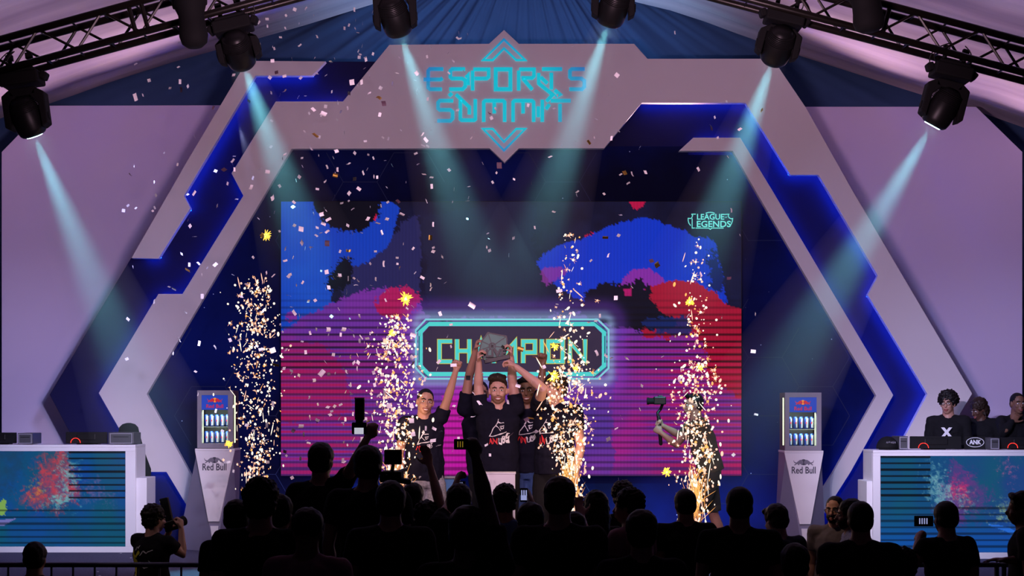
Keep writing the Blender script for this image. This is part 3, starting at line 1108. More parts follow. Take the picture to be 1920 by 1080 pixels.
def clear_glass():
    m = bpy.data.materials.new('door_glass')
    m.use_nodes = True
    nt = m.node_tree
    nt.nodes.clear()
    out = nt.nodes.new('ShaderNodeOutputMaterial')
    t, g, x = nt.nodes.new('ShaderNodeBsdfTransparent'), nt.nodes.new('ShaderNodeBsdfGlossy'), nt.nodes.new('ShaderNodeMixShader')
    t.inputs['Color'].default_value = (.93, .96, .97, 1)
    g.inputs['Roughness'].default_value = .05
    x.inputs['Fac'].default_value = .05
    nt.links.new(t.outputs[0], x.inputs[1])
    nt.links.new(g.outputs[0], x.inputs[2])
    nt.links.new(x.outputs[0], out.inputs['Surface'])
    return m


M_glass = clear_glass()


def emblem(c, s, mats, parent, Y, name):
    """two charging bulls in front of a sun, s = half width"""
    MB().prism([Vector((c[0] + math.cos(a) * s * .30, Y, c[1] + s * .02 + math.sin(a) * s * .30)) for a in np.linspace(0, 2 * PI, 21)[:-1]], Vector((0, -.001, 0))).build(name + '_sun', mats[0], parent)
    for sg in (-1, 1):
        bull = [(.04, .02), (.10, .17), (.22, .26), (.38, .24), (.55, .12), (.70, -.02), (.82, .02), (.92, .06), (.97, .20), (1.0, .22), (.99, .08), (.92, -.05),
                (.78, -.1), (.95, -.26), (.88, -.30), (.68, -.17), (.60, -.16), (.52, -.28), (.44, -.26), (.42, -.15), (.30, -.17), (.20, -.27), (.12, -.27), (.12, -.12), (.05, -.10)]
        mb = MB().prism([Vector((c[0] + sg * x * s, Y - .0012, c[1] + z * s)) for x, z in bull], Vector((0, -.001, 0)))
        mb.build(name + '_bull', mats[1], parent)


def can_proto():
    r = thing('drink_can', 'slim blue drink can', 'can', (0, 0, 0), 'drink cans in the fridges')
    prof = [(.0, .021), (.006, .0255), (.122, .0255), (.13, .0215), (.134, .0215)]
    mb = MB().loft([(Vector((0, 0, z)), Vector((q, 0, 0)), Vector((0, q, 0))) for z, q in prof], 16)
    body = mb.build('can_body', M_canblue, r, smooth=True)
    mb = MB()
    for k in (0, 1):
        n, vs, fs = 8, [], []
        a0 = -PI / 2 + (-.1 if k == 0 else .9)
        for i in range(n + 1):
            a = a0 + i / n * .9
            vs += [(.0259 * math.cos(a), .0259 * math.sin(a), .012), (.0259 * math.cos(a), .0259 * math.sin(a), .118)]
        for i in range(n):
            fs.append((2 * i, 2 * i + 2, 2 * i + 3, 2 * i + 1))
        mb.add(vs, fs)
    mb.build('label_stripe', M_cansil, r, smooth=True)
    MB().ball((0, -.0262, .066), (.007, .001, .012), seg=8, rings=4).build('label_emblem', M_bullred, r)
    return r


def fridge(label, stand_label, fx0, fx1, fy0, fy1, wx0, wx1, Y, side, first_can):
    """fx.. door outline px, wx.. window px"""
    dp = .34
    a, b = W(fx0, fy0, Y), W(fx1, fy1, Y)
    cx = (a.x + b.x) / 2
    wdt = b.x - a.x
    r = thing('drink_fridge', label, 'fridge', (cx, Y + dp / 2, b.z))
    t = .028
    h = a.z - b.z
    zc = (a.z + b.z) / 2
    mb = MB()
    mb.box((a.x + t / 2, Y + .03 + dp / 2, zc), (t, dp, h)).box((b.x - t / 2, Y + .03 + dp / 2, zc), (t, dp, h))
    mb.box((cx, Y + .03 + dp / 2, a.z - t / 2), (wdt - 2 * t, dp, t)).box((cx, Y + .03 + dp / 2, b.z + t / 2), (wdt - 2 * t, dp, t))
    mb.box((cx, Y + .03 + dp - .01, zc), (wdt - 2 * t, .02, h - 2 * t))
    mb.build('cabinet', M_darkgrey, r, bevel=.003)
    # door: frame + header + glass
    gx0, gx1 = W(wx0, 0, Y).x, W(wx1, 0, Y).x
    gz1, gz0 = a.z - .052, b.z + .052
    mb = MB()
    mb.box(((a.x + gx0) / 2, Y + .012, zc), (gx0 - a.x, .034, h)).box(((b.x + gx1) / 2, Y + .012, zc), (b.x - gx1, .034, h))
    mb.box(((gx0 + gx1) / 2, Y + .012, (a.z + gz1) / 2), (gx1 - gx0, .034, a.z - gz1)).box(((gx0 + gx1) / 2, Y + .012, (b.z + gz0) / 2), (gx1 - gx0, .034, gz0 - b.z))
    door = mb.build('door', M_grey, r)
    zh = gz1 - .165
    MB().box(((gx0 + gx1) / 2, Y + .012, (gz1 + zh) / 2), (gx1 - gx0, .02, gz1 - zh)).build('header_sign', M_logo_blue, door)
    hx = (gx0 + gx1) / 2
    emblem((hx, gz1 - .058), .085, (M_sun, M_bullred), door, Y + .001, 'emblem')
    text_obj('header_lettering', 'Red Bull', M_bullred, .06, (hx, Y + .0, zh + .02), door, .0008, width=.19, height=.042, bold=.001)
    MB().box((hx, Y + .010, (zh + gz0) / 2), (gx1 - gx0, .004, zh - gz0)).build('glass', M_glass, door)
    sh = (zh + gz0) / 2 - .004
    MB().box((hx, Y + .19, sh), (wdt - 2 * t - .004, dp - .12, .008)).build('shelf', M_darkgrey, r)
    MB().box((hx, Y + .19, gz0 - .006), (wdt - 2 * t - .004, dp - .12, .012)).build('shelf', M_darkgrey, r)
    for sx in (gx0 + .004, gx1 - .004):
        MB().box((sx, Y + .06, (zh + gz0) / 2), (.006, .01, zh - gz0 - .01)).build('light_strip', M_strip, r)
    MB().box((a.x - .004 if side > 0 else b.x + .004, Y + .1, zc), (.006, .02, h * .82)).build('side_light', M_strip, r)
    lamp('AREA', 'fridge_lamp', (hx, Y + .045, zh - .012), (hx, Y + .16, gz0), 1.6, (.9, 1.0, .8), gx1 - gx0 - .02, .03)
    lamp('AREA', 'fridge_lamp', (hx, Y + .045, sh - .012), (hx, Y + .14, gz0), 1.0, (.9, 1.0, .8), gx1 - gx0 - .02, .03)
    # cans
    n = 5
    for row, z0 in ((0, sh + .004), (1, gz0)):
        for k in range(n):
            c = first_can if first_can and not first_can.get('placed') else copy_tree(first_can)
            c['placed'] = 1
            c.location = (gx0 + .028 + k * (gx1 - gx0 - .056) / (n - 1), Y + .135, z0 + .001)
            c.rotation_euler = (0, 0, .25 - .12 * k)
            c['label'] = '%s slim drink can on the %s shelf of the %s fridge' % (
                ('leftmost', 'second from left', 'middle', 'second from right', 'rightmost')[k], ('upper', 'lower')[row], 'left' if fx0 < 900 else 'right')
    # wedge stand
    return r


def stand(label, fx0, fx1, ytop, ytap, tx0, tx1, tip, Y, lx, rx, bl, br):
    z1, z0 = W(0, ytop, Y).z, STAGE_Z
    r = thing('display_stand', label, 'stand', (W(tip, 0, Y).x, Y + .2, STAGE_Z))
    yb = 1040
    tipx = W(tip, 0, Y).x
    a, b = W(fx0, ytop, Y).x, W(fx1, ytop, Y).x
    d = .42
    # top slab
    MB().box(((a + b) / 2, Y + d / 2, z1 - .012), (b - a, d, .024)).build('top_plate', M_white, r, bevel=.003)
    zt = z1 - .024
    # body: rectangle on top, small front edge and wide back edge at the floor
    A, B = Vector((a + .02, Y + .03, zt)), Vector((b - .02, Y + .03, zt))
    Cc, D = Vector((b - .005, Y + d, zt)), Vector((a + .005, Y + d, zt))
    T1, T2 = Vector((tipx - .015, Y + .03, z0)), Vector((tipx + .015, Y + .03, z0))
    B1, B2 = Vector((W(bl, 0, Y + d).x, Y + d, z0)), Vector((W(br, 0, Y + d).x, Y + d, z0))
    vs = [A, B, Cc, D, T1, T2, B2, B1]
    fs = [(0, 1, 2, 3), (4, 7, 6, 5), (0, 4, 5, 1), (2, 6, 7, 3), (1, 5, 6), (1, 6, 2), (0, 7, 4), (0, 3, 7)]
    MB().add(vs, fs).build('wedge_body', M_standside, r)
    # front plate
    zq = W(0, ytap, Y).z
    q0, q1 = W(tx0, 0, Y).x, W(tx1, 0, Y).x
    MB().prism([Vector((a, Y, zt - .001)), Vector((b, Y, zt - .001)), Vector((q1, Y, zq)), Vector((q0, Y, zq))], Vector((0, .028, 0))).build('front_plate', M_white, r, bevel=.002)
    MB().prism([Vector((q0 + .02, Y + .008, zq - .05)), Vector((q1 - .012, Y + .008, zq - .05)), Vector((tipx + .012, Y + .008, z0 + .002)), Vector((tipx - .008, Y + .008, z0 + .002))], Vector((0, .02, 0))).build('front_foot', M_white, r)
    cx = (a + b) / 2
    k = Y / F
    emblem((cx - .004, W(0, 863, Y).z if fx0 < 900 else W(0, 867, Y).z), 19 * k, (M_ink, M_inkgrey), r, Y - .0005, 'emblem')
    yt = 882 if fx0 < 900 else 888
    text_obj('front_lettering', 'Red Bull', M_ink, .1, (cx - .004, Y - .001, W(0, yt, Y).z), r, .0008, width=45 * k, height=13 * k, bold=.0015)
    return r


M_standside = mat('stand_side', (.24, .23, .33), .5, scale=3)
YKL, YKR = 18.25, 17.95
can0 = can_proto()
can0['placed'] = 0
stand('white wedge display stand with a dark bull emblem, under the left fridge', 365.5, 440, 841, 978, 390.5, 411, 402, YKL, 0, 0, 332, 446)
fridge('grey drink fridge with lit cans on the left stand', '', 370, 437, 732, 840, 378, 427.5, YKL, -1, can0)
stand('white wedge display stand with a dark bull emblem, under the right fridge', 1471, 1544, 845, 983, 1499.5, 1520, 1509, YKR, 0, 0, 1452, 1549)
fridge('grey drink fridge with lit cans on the right stand', '', 1472, 1540, 736, 845, 1480, 1531, YKR, 1, can0)
del can0['placed']
for o in bpy.data.objects:
    if 'placed' in o:
        del o['placed']


# ------------------------------------------------------------------ trusses
def truss(label, p0, p1, h=.26, d=.26):
    """box truss between two points on its top front chord, h below, d behind"""
    u = (p1 - p0).normalized()
    dn = Vector((u.z, 0, -u.x))
    if dn.z > 0:
        dn = -dn
    bk = Vector((0, d, 0))
    r = thing('lighting_truss', label, 'truss', p0)
    L = (p1 - p0).length
    for off in (Vector(), dn * h, bk, dn * h + bk):
        MB().tube([p0 + off, p1 + off], .032, n=12, round_ends=False).build('chord', M_truss, r, smooth=True)
    step = .285
    n = int(L / step)
    for face in (Vector(), bk):
        mb = MB()
        for k in range(n):
            a, b = p0 + u * (k * step), p0 + u * ((k + 1) * step)
            if (k % 2 == 0) == (face.length == 0):
                mb.tube([a + face, b + dn * h + face], .0125, n=6, round_ends=False)
            else:
                mb.tube([a + dn * h + face, b + face], .0125, n=6, round_ends=False)
        for k in range(n if face.length == 0 else 0):
            a = p0 + u * (k * step)
            for off in (Vector(), dn * h):
                mb.tube([a + off, a + off + bk], .010, n=6, round_ends=False)
        mb.build('bracing', M_truss, r)
    for k in range(1, int(L / 2)):
        for s in (-.055, .055):
            a = p0 + u * (k * 2 + s)
            MB().tube([a, a + dn * h], .02, n=8, round_ends=False).build('joint_post', M_truss, r)
    return r, u, dn


M_truss = mat('truss_black', (.015, .012, .010), .35, metal=.4, scale=15)
YT = 14.0
tl = W(-170, 120, YT), W(935, -180, YT)
tr = W(2080, 120, YT), W(955, -180, YT)
truss('black box truss sloping up to the right at the top left', tl[0], tl[1])
truss('black box truss sloping down to the right at the top right', tr[0], tr[1])


# ------------------------------------------------------------------ moving heads
M_lens = mat('lamp_lens', (.6, .8, .9), .1, vary=0, emit=(.5, .9, 1.0), estr=12, sample=False)
M_cable = mat('cable_black', (.01, .01, .01), .6)


def moving_head(name_label, base, pivot, tilt, aim, yoke_w=.37, front=0.0, ndrop=0):
    """base: px of the middle of the base box, pivot: px of the head pivot, tilt: slope of the base (deg), aim: world target"""
    Y = YT + .13
    B, P = W(*base, Y), W(*pivot, Y)
    R = Matrix.Rotation(math.radians(tilt), 3, 'Y')
    r = thing('moving_head_light', name_label, 'stage light', B, 'moving head lights under the trusses')
    ex, ez = R @ Vector((1, 0, 0)), R @ Vector((0, 0, 1))
    ey = Vector((0, 1, 0))
    # base box with end handles
    mb = MB()
    mb.box(B, (.33, .26, .11), R)
    mb.box(B + ez * .04, (.27, .22, .09), R)
    mb.build('base_box', M_blackm, r, bevel=.015)
    for s in (-1, 1):
        MB().box(B + ex * s * .19 + ez * .01, (.06, .12, .07), R @ Matrix.Rotation(s * .5, 3, 'Y')).build('handle', M_blackm, r, bevel=.015)
    # clamps to the truss chord
    for s in (-.085, .085):
        q = B + ex * s + ez * .06
        MB().tube([q, q + ez * .13], [.022, .018], n=8).box(q + ez * .14, (.055, .05, .05), R).build('clamp', M_blackm, r)
    # yoke
    v = (P - B)
    up = -v.normalized()
    side = ex - up * ex.dot(up)
    side.normalize()
    top = B - ez * .085
    yk = MB()
    wv = yoke_w / 2
    thick = .052
    Rm = Matrix((side, ey, up)).transposed()
    c1 = top + Vector((0, 0, 0))
    for s in (-1, 1):
        # arm as a tapering plate with an angled shoulder
        o1 = c1 + side * s * (wv - .075)
        o2 = c1 - up * .05 + side * s * wv
        e1 = P - up * .07 + side * s * wv
        e2 = P - up * .10 + side * s * (wv - thick)
        i2 = P + up * .10 + side * s * (wv - thick - .008)
        i1 = c1 - up * .065 + side * s * (wv - .125)
        for_y = Vector((0, .15, 0))
        pts = [o1, o2, e1, e2, i2, i1]
        yk.prism([p - for_y * .5 for p in pts], for_y)
    yk.box(c1 - up * .03, (yoke_w - .14, .15, .07), Rm)
    yk.build('yoke', M_blackm, r, bevel=.01)
    # head: rounded can that points at its target
    A = (Vector(aim) - P).normalized()
    U = side - A * side.dot(A)
    U.normalize()
    V = A.cross(U)
    rad = [(-.19, .06), (-.165, .09), (-.10, .118), (0, .13), (.09, .128), (.13, .118), (.15, .10), (.155, .085)]
    head = MB().loft([(P + A * t, U * q, V * q) for t, q in rad], 28).build('lamp_head', M_black, r, smooth=True)
    MB().loft([(P + A * t, U * q, V * q) for t, q in ((.156, .075), (.162, .07))], 24).build('lens', M_lens, head)
    mb = MB()
    for k in range(7):
        t = -.15 + k * .014
        q = .10 + k * .0035
        mb.loft([(P + A * t, U * (q + .012), V * (q + .012)), (P + A * (t + .005), U * (q + .012), V * (q + .012))], 28)
    mb.build('cooling_fins', M_blackm, head)
    for s in (-1, 1):
        MB().tube([P + side * s * .12, P + side * s * (wv + .008)], .035, n=14, round_ends=False).build('pivot', M_blackm, r)
    # cables
    rnd = random.Random(int(base[0]))
    mb = MB()
    for k in range(3):
        s = rnd.choice((-1, 1))
        a = B + ex * s * (.08 + .06 * k) + ez * .05
        e = B + ex * s * (.02 + .1 * rnd.random()) + ez * .24 + Vector((0, -.05, 0))
        m_ = (a + e) / 2 + ex * s * (.08 + .08 * rnd.random()) + Vector((0, -.06, 0))
        pts = [a * (1 - t) ** 2 + m_ * 2 * t * (1 - t) + e * t * t for t in np.linspace(0, 1, 12)]
        mb.tube(pts, .005, n=6)
    mb.build('cable', M_cable, r)
    return P, A


def beam(label, P, A, length, half_deg, power, color=(.25, .86, 1.0), dens=.62):
    """real spot light inside a plume of stage haze"""
    src = P + A * .17
    lo = lamp('SPOT', 'moving_head_beam', src, src + A, power, color, .055, angle=math.radians(half_deg * 2), blend=.9)
    U = A.orthogonal().normalized()
    V = A.cross(U)
    k = math.tan(math.radians(half_deg * 1.12))
    # haze body: cone along local +Z, origin at the lamp
    vs, fs = [], []
    n = 32
    zs = [0, length]
    for z in zs:
        q = .13 + z * k
        vs += [(q * math.cos(2 * PI * i / n), q * math.sin(2 * PI * i / n), z) for i in range(n)]
    for i in range(n):
        j = (i + 1) % n
        fs.append((i, j, n + j, n + i))
    fs.append(tuple(reversed(range(n))))
    fs.append(tuple(range(n, 2 * n)))
    o = MB().add(vs, fs).build('light_beam', haze_mat(length, dens))
    o.location = src + A * .01
    o.rotation_euler = A.to_track_quat('Z', 'Y').to_euler()
    tag(o, label, 'light beam', 'cyan light beams in the haze', 'stuff')
    return o


def haze_mat(length, dens):
    nm = 'haze_%.1f' % length
    if nm in MATS:
        return MATS[nm]
    m = bpy.data.materials.new(nm)
    m.use_nodes = True
    nt = m.node_tree
    nt.nodes.clear()
    out = nt.nodes.new('ShaderNodeOutputMaterial')
    vs = nt.nodes.new('ShaderNodeVolumeScatter')
    vs.inputs['Color'].default_value = (1, 1, 1, 1)
    vs.inputs['Anisotropy'].default_value = 0.0
    tc = nt.nodes.new('ShaderNodeTexCoord')
    sx = nt.nodes.new('ShaderNodeSeparateXYZ')
    mr = nt.nodes.new('ShaderNodeMapRange')
    mr.interpolation_type = 'SMOOTHSTEP'
    mr.inputs['From Min'].default_value = 0
    mr.inputs['From Max'].default_value = length
    mr.inputs['To Min'].default_value = dens
    mr.inputs['To Max'].default_value = 0
    # radial falloff
    nt.links.new(tc.outputs['Object'], sx.inputs[0])
    nt.links.new(sx.outputs['Z'], mr.inputs['Value'])
    nt.links.new(mr.outputs['Result'], vs.inputs['Density'])
    nt.links.new(vs.outputs['Volume'], out.inputs['Volume'])
    MATS[nm] = m
    return m


def aim_px(px, py, Y):
    return W(px, py, Y)


heads = [
    ('moving head light with a long pale beam, outermost on the left truss', (42, 150), (52, 222), -8, (200, 590), 14.8, 3.4),
    ('moving head light on the left truss, beside the upper left arch corner', (437, 50), (448, 96), -14, (560, 420), 15.8, 2.7),
    ('moving head light left of the sign, cut by the top of the photo', (735, -48), (741, 33), -10, (880, 460), 15.6, 2.9),
    ('moving head light right of the sign, cut by the top of the photo', (1152, -66), (1150, 14), 10, (1010, 440), 15.6, 2.9),
    ('moving head light on the right truss above the right arch corner', (1470, 36), (1458, 88), 13, (1330, 450), 15.8, 2.9),
    ('moving head light with a long pale beam, outermost on the right truss', (1783, 137), (1766, 205), 13, (1500, 650), 14.8, 3.9),
]
HEADS = []
for lab, base, piv, tilt, aim, aY, ln in heads:
    P, A = moving_head(lab, base, piv, tilt, aim_px(aim[0], aim[1], aY))
    HEADS.append((lab, P, A, ln))

beam_lab = ['pale cyan light beam falling over the left lilac wall', 'pale cyan light beam falling past the upper left arch corner', 'pale cyan light beam falling left of the sign lettering',
            'pale cyan light beam falling right of the sign lettering', 'pale cyan light beam falling across the upper right arch corner', 'pale cyan light beam falling across the right arch side']
for (lab, P, A, ln), bl in zip(HEADS, beam_lab):
    beam(bl, P, A, ln + .55, 8.2, 1500, dens=.16)


# darker fixtures hanging beside the moving heads
def blinder(label, px, py, px2, py2, rr):
    Y = YT - .25
    a, b = W(px, py, Y), W(px2, py2, Y)
    r = thing('stage_profile_light', label, 'stage light', a)
    A = (b - a).normalized()
    U = Vector((0, 1, 0))
    V = A.cross(U)
    L = (b - a).length
    MB().loft([(a + A * t * L, U * q * rr, V * q * rr) for t, q in ((0, .7), (.05, .95), (.3, 1.0), (.45, .8), (.62, .82), (.8, .9), (.93, .78), (1.0, .45))], 24).build('lamp_body', M_blackm, r, smooth=True)
    MB().box(a + Vector((0, .12, .0)), (.08, .1, .12)).build('clamp', M_blackm, r)
    q = a + A * L * .3
    mb = MB()
    for s in (-1, 1):
        mb.tube([q + V * s * rr * 1.0, q + V * s * rr * 1.15 - A * .15, a - A * .1 + V * s * rr * .3], .012, n=6)
    mb.build('bracket', M_blackm, r)
    return r


blinder('unlit black profile light hanging from the left truss', 352, -22, 366, 89, .135)
blinder('unlit black profile light hanging from the right truss', 1618, -38, 1632, 60, .15)

# ------------------------------------------------------------------ crowd barrier
M_barrier = mat('barrier_steel', (.07, .075, .11), .4, metal=.5)
YBAR = 13.2
zb = W(0, 1059, YBAR).z
xl = W(-60, 0, YBAR).x
first = None


def barrier():
    r = thing('crowd_barrier', 'steel crowd barrier', 'barrier', (0, YBAR, 0), 'crowd barriers in front of the stage')
    MB().tube([(-1.22, YBAR, zb), (1.22, YBAR, zb)], .021, n=10).build('top_rail', M_barrier, r, smooth=True)
    MB().tube([(-1.22, YBAR, .22), (1.22, YBAR, .22)], .018, n=10).build('bottom_rail', M_barrier, r, smooth=True)
    for x in (-1.2, 1.2):
        MB().tube([(x, YBAR, .03), (x, YBAR, zb)], .02, n=8).build('end_post', M_barrier, r)
    for k in range(13):
        x = -1.05 + k * .175
        MB().tube([(x, YBAR, .22), (x, YBAR, zb)], .009, n=6, round_ends=False).build('bar', M_barrier, r)
    for x in (-1.0, 1.0):
        MB().box((x, YBAR, .012), (.05, .5, .024)).build('foot', M_barrier, r)
    return r


bar_lab = ['steel crowd barrier at the far left, behind the seated dark head', 'steel crowd barrier in front of the crouching photographer', 'steel crowd barrier hidden in the crowd left of centre', 'steel crowd barrier hidden in the crowd right of centre',
           'steel crowd barrier below the right fridge stand', 'steel crowd barrier at the far right, behind the man filming']
b0 = barrier()
for k in range(2):
    o = b0 if k == 0 else copy_tree(b0)
    o.location = (-3.2 + k * 0 - (0 if k else 2.46) + 0.0, YBAR, 0)
    o['label'] = bar_lab[0] if k == 0 else bar_lab[1]
for k, x in enumerate((1.72 + 1.0, 1.72 + 3.46)):
    o = copy_tree(b0)
    o.location = (x, YBAR, 0)
    o['label'] = bar_lab[4 + k]

# ------------------------------------------------------------------ low props on the stage
pl = thing('white_plinth', 'plain white plinth in front of the champion in the middle', 'plinth', (W(937.5, 889, 14.5).x, 14.5, STAGE_Z))
a, b = W(909, 889, 14.36), W(966, 889, 14.36)
MB().box(((a.x + b.x) / 2, 14.5, (a.z + STAGE_Z) / 2), (b.x - a.x, .28, a.z - STAGE_Z)).build('plinth_body', M_white, pl, bevel=.004)
MB().box(((a.x + b.x) / 2, 14.5, a.z + .006), (b.x - a.x + .012, .292, .012)).build('plinth_top', M_white, pl, bevel=.002)

bx = thing('flight_case', 'blue flight case with metal edges standing on the stage behind the raised hands', 'case', (W(830, 0, 15.2).x, 15.3, STAGE_Z))
a, b = W(752, 896, 15.1), W(858, 896, 15.1)
MB().box(((a.x + b.x) / 2, 15.3, (a.z + STAGE_Z) / 2), (b.x - a.x, .4, a.z - STAGE_Z)).build('case_body', mat('case_blue', (.03, .16, .36), .5), bx, bevel=.008)
mb = MB()
for z in (a.z + .004, STAGE_Z + .02):
    mb.tube([(a.x, 15.09, z), (b.x, 15.09, z)], .012, n=6)
mb.build('metal_edge', M_grey, bx)

# ------------------------------------------------------------------ people
SKINS = {'light': (.52, .29, .235), 'tan': (.42, .22, .16), 'brown': (.20, .095, .055), 'dark': (.09, .04, .025)}
for k, c in SKINS.items():
    m = mat('skin_' + k, c, .5, scale=14, vary=.06)
    m.node_tree.nodes['Principled BSDF'].inputs['Subsurface Weight'].default_value = 0.0
M_eye = mat('eye_white', (.75, .72, .70), .3, vary=0)
M_pupil = mat('eye_dark', (.01, .007, .005), .2, vary=0)
M_lip = mat('lip', (.30, .08, .07), .45, vary=0)
M_teeth = mat('teeth', (.85, .80, .76), .3, vary=0)
M_hair = mat('hair_black', (.006, .005, .005), .55, scale=60, vary=.4, spec=.25)
M_hairb = mat('hair_brown', (.022, .012, .008), .5, scale=60, vary=.4, spec=.3)
M_tee = mat('tshirt_navy_black', (.008, .008, .018), .9, scale=30, vary=.2, spec=.08)
M_cloth = mat('cloth_black', (.008, .008, .010), .9, scale=30, vary=.2, spec=.15)
M_jeans = mat('jeans', (.03, .07, .20), .85, scale=60, vary=.35)
M_denim = mat('denim_shirt', (.06, .12, .26), .85, scale=60, vary=.3)
M_olive = mat('olive_shirt', (.07, .065, .04), .85, scale=30, vary=.2)
M_shorts = mat('dark_shorts', (.03, .028, .025), .85, scale=20)
M_shoe = mat('shoe_dark', (.02, .02, .02), .5)
M_pinkshirt = mat('mauve_shirt', (.28, .12, .16), .85)
M_rednail = M_lip

TEXN = {}


def cloud_tex(size):
    k = 'cloud_%.3f' % size
    if k not in TEXN:
        t = bpy.data.textures.new(k, 'CLOUDS')
        t.noise_scale = size
        t.noise_depth = 2
        TEXN[k] = t
    return TEXN[k]


def skinned(mb, name, m, parent, voxel, smooth=3, disp=None):
    """fuses overlapping volumes into one continuous surface"""
    o = mb.build(name, m, parent)
    r = o.modifiers.new('fuse', 'REMESH')
    r.mode = 'VOXEL'
    r.voxel_size = voxel
    r.use_smooth_shade = True
    if smooth:
        s = o.modifiers.new('relax', 'SMOOTH')
        s.factor = .5
        s.iterations = smooth
    if disp:
        d = o.modifiers.new('folds', 'DISPLACE')
        d.texture = cloud_tex(disp[0])
        d.strength = disp[1]
        d.mid_level = .5
        d.texture_coords = 'LOCAL'
    return o


def two_bone(a, c, l1, l2, pole):
    """middle joint between a and c"""
    d = c - a
    L = d.length
    if L > (l1 + l2) * .999:
        return a + d * (l1 / (l1 + l2))
    x = (l1 * l1 - l2 * l2 + L * L) / (2 * L)
    h = math.sqrt(max(0, l1 * l1 - x * x))
    n = d.normalized()
    p = pole - n * pole.dot(n)
    p.normalize()
    return a + n * x + p * h


def hand_mb(mb, w, d, n, thumb, s, pose, fat=1.0):
    """w wrist, d towards the fingers, n palm normal, thumb = side vector"""
    d = d.normalized()
    n = (n - d * n.dot(d)).normalized()
    t = thumb - d * thumb.dot(d) - n * thumb.dot(n)
    t = t.normalized() if t.length > 1e-5 else d.cross(n)
    S = s
    # palm: a flattened loft from wrist to knuckles
    rings = [(w - d * .012 * S, t * .026 * S, n * .019 * S), (w + d * .015 * S, t * .030 * S, n * .018 * S), (w + d * .045 * S, t * .040 * S, n * .017 * S),
             (w + d * .078 * S, t * .041 * S, n * .015 * S), (w + d * .092 * S, t * .034 * S, n * .010 * S)]
    mb.loft(rings, 12)
    curl = {'open': .18, 'relaxed': .5, 'fist': 1.45, 'hold': .95, 'thumb': 1.45, 'wave': .12}[pose]
    lens = (.074, .082, .076, .060)
    for i in range(4):
        off = (.030 - i * .020) * S
        spread = (.16 - i * .11) if pose in ('wave', 'open') else (.05 - i * .03)
        b = w + d * (.086 - .004 * abs(i - 1)) * S + t * off
        L = lens[i] * S
        c = curl * (1 + .08 * i)
        pts, ang, p = [b - d * .012 * S], 0.0, b
        dd = (d + t * spread).normalized()
        pts.append(p)
        for seg, fr in enumerate((.45, .32, .23)):
            ang += c * (.9, 1.0, .6)[seg]
            p = p + (dd * math.cos(ang) + n * math.sin(ang)) * L * fr
            pts.append(p)
        r = (.0088, .0088, .0082, .0075)[i] * S * fat
        mb.tube(pts, [r * 1.05, r * 1.05, r, r * .92, r * .8], n=8)
    # thumb leaves the side of the palm near its base
    b = w + d * .022 * S + t * .026 * S
    if pose == 'thumb':
        p1, p2, p3 = b + (t * .6 + d * .5).normalized() * .034 * S, None, None
        p2 = p1 + (t * .95 + d * .25).normalized() * .034 * S
        p3 = p2 + (t * 1.0 + d * .05).normalized() * .026 * S
    elif pose in ('fist', 'hold'):
        p1 = b + (t * .7 + d * .8 + n * .25).normalized() * .036 * S
        p2 = p1 + (d * .7 + n * .9 - t * .3).normalized() * .030 * S
        p3 = p2 + (n * .6 - t * .8 + d * .2).normalized() * .022 * S
    else:
        p1 = b + (t * .85 + d * .65 + n * .1).normalized() * .038 * S
        p2 = p1 + (t * .6 + d * .9 + n * .1).normalized() * .032 * S
        p3 = p2 + (t * .4 + d * 1.0 + n * .15).normalized() * .024 * S
    mb.tube([b - t * .012 * S, b, p1, p2, p3], [.013 * S, .0145 * S, .0115 * S * fat, .0095 * S * fat, .0075 * S * fat], n=8)


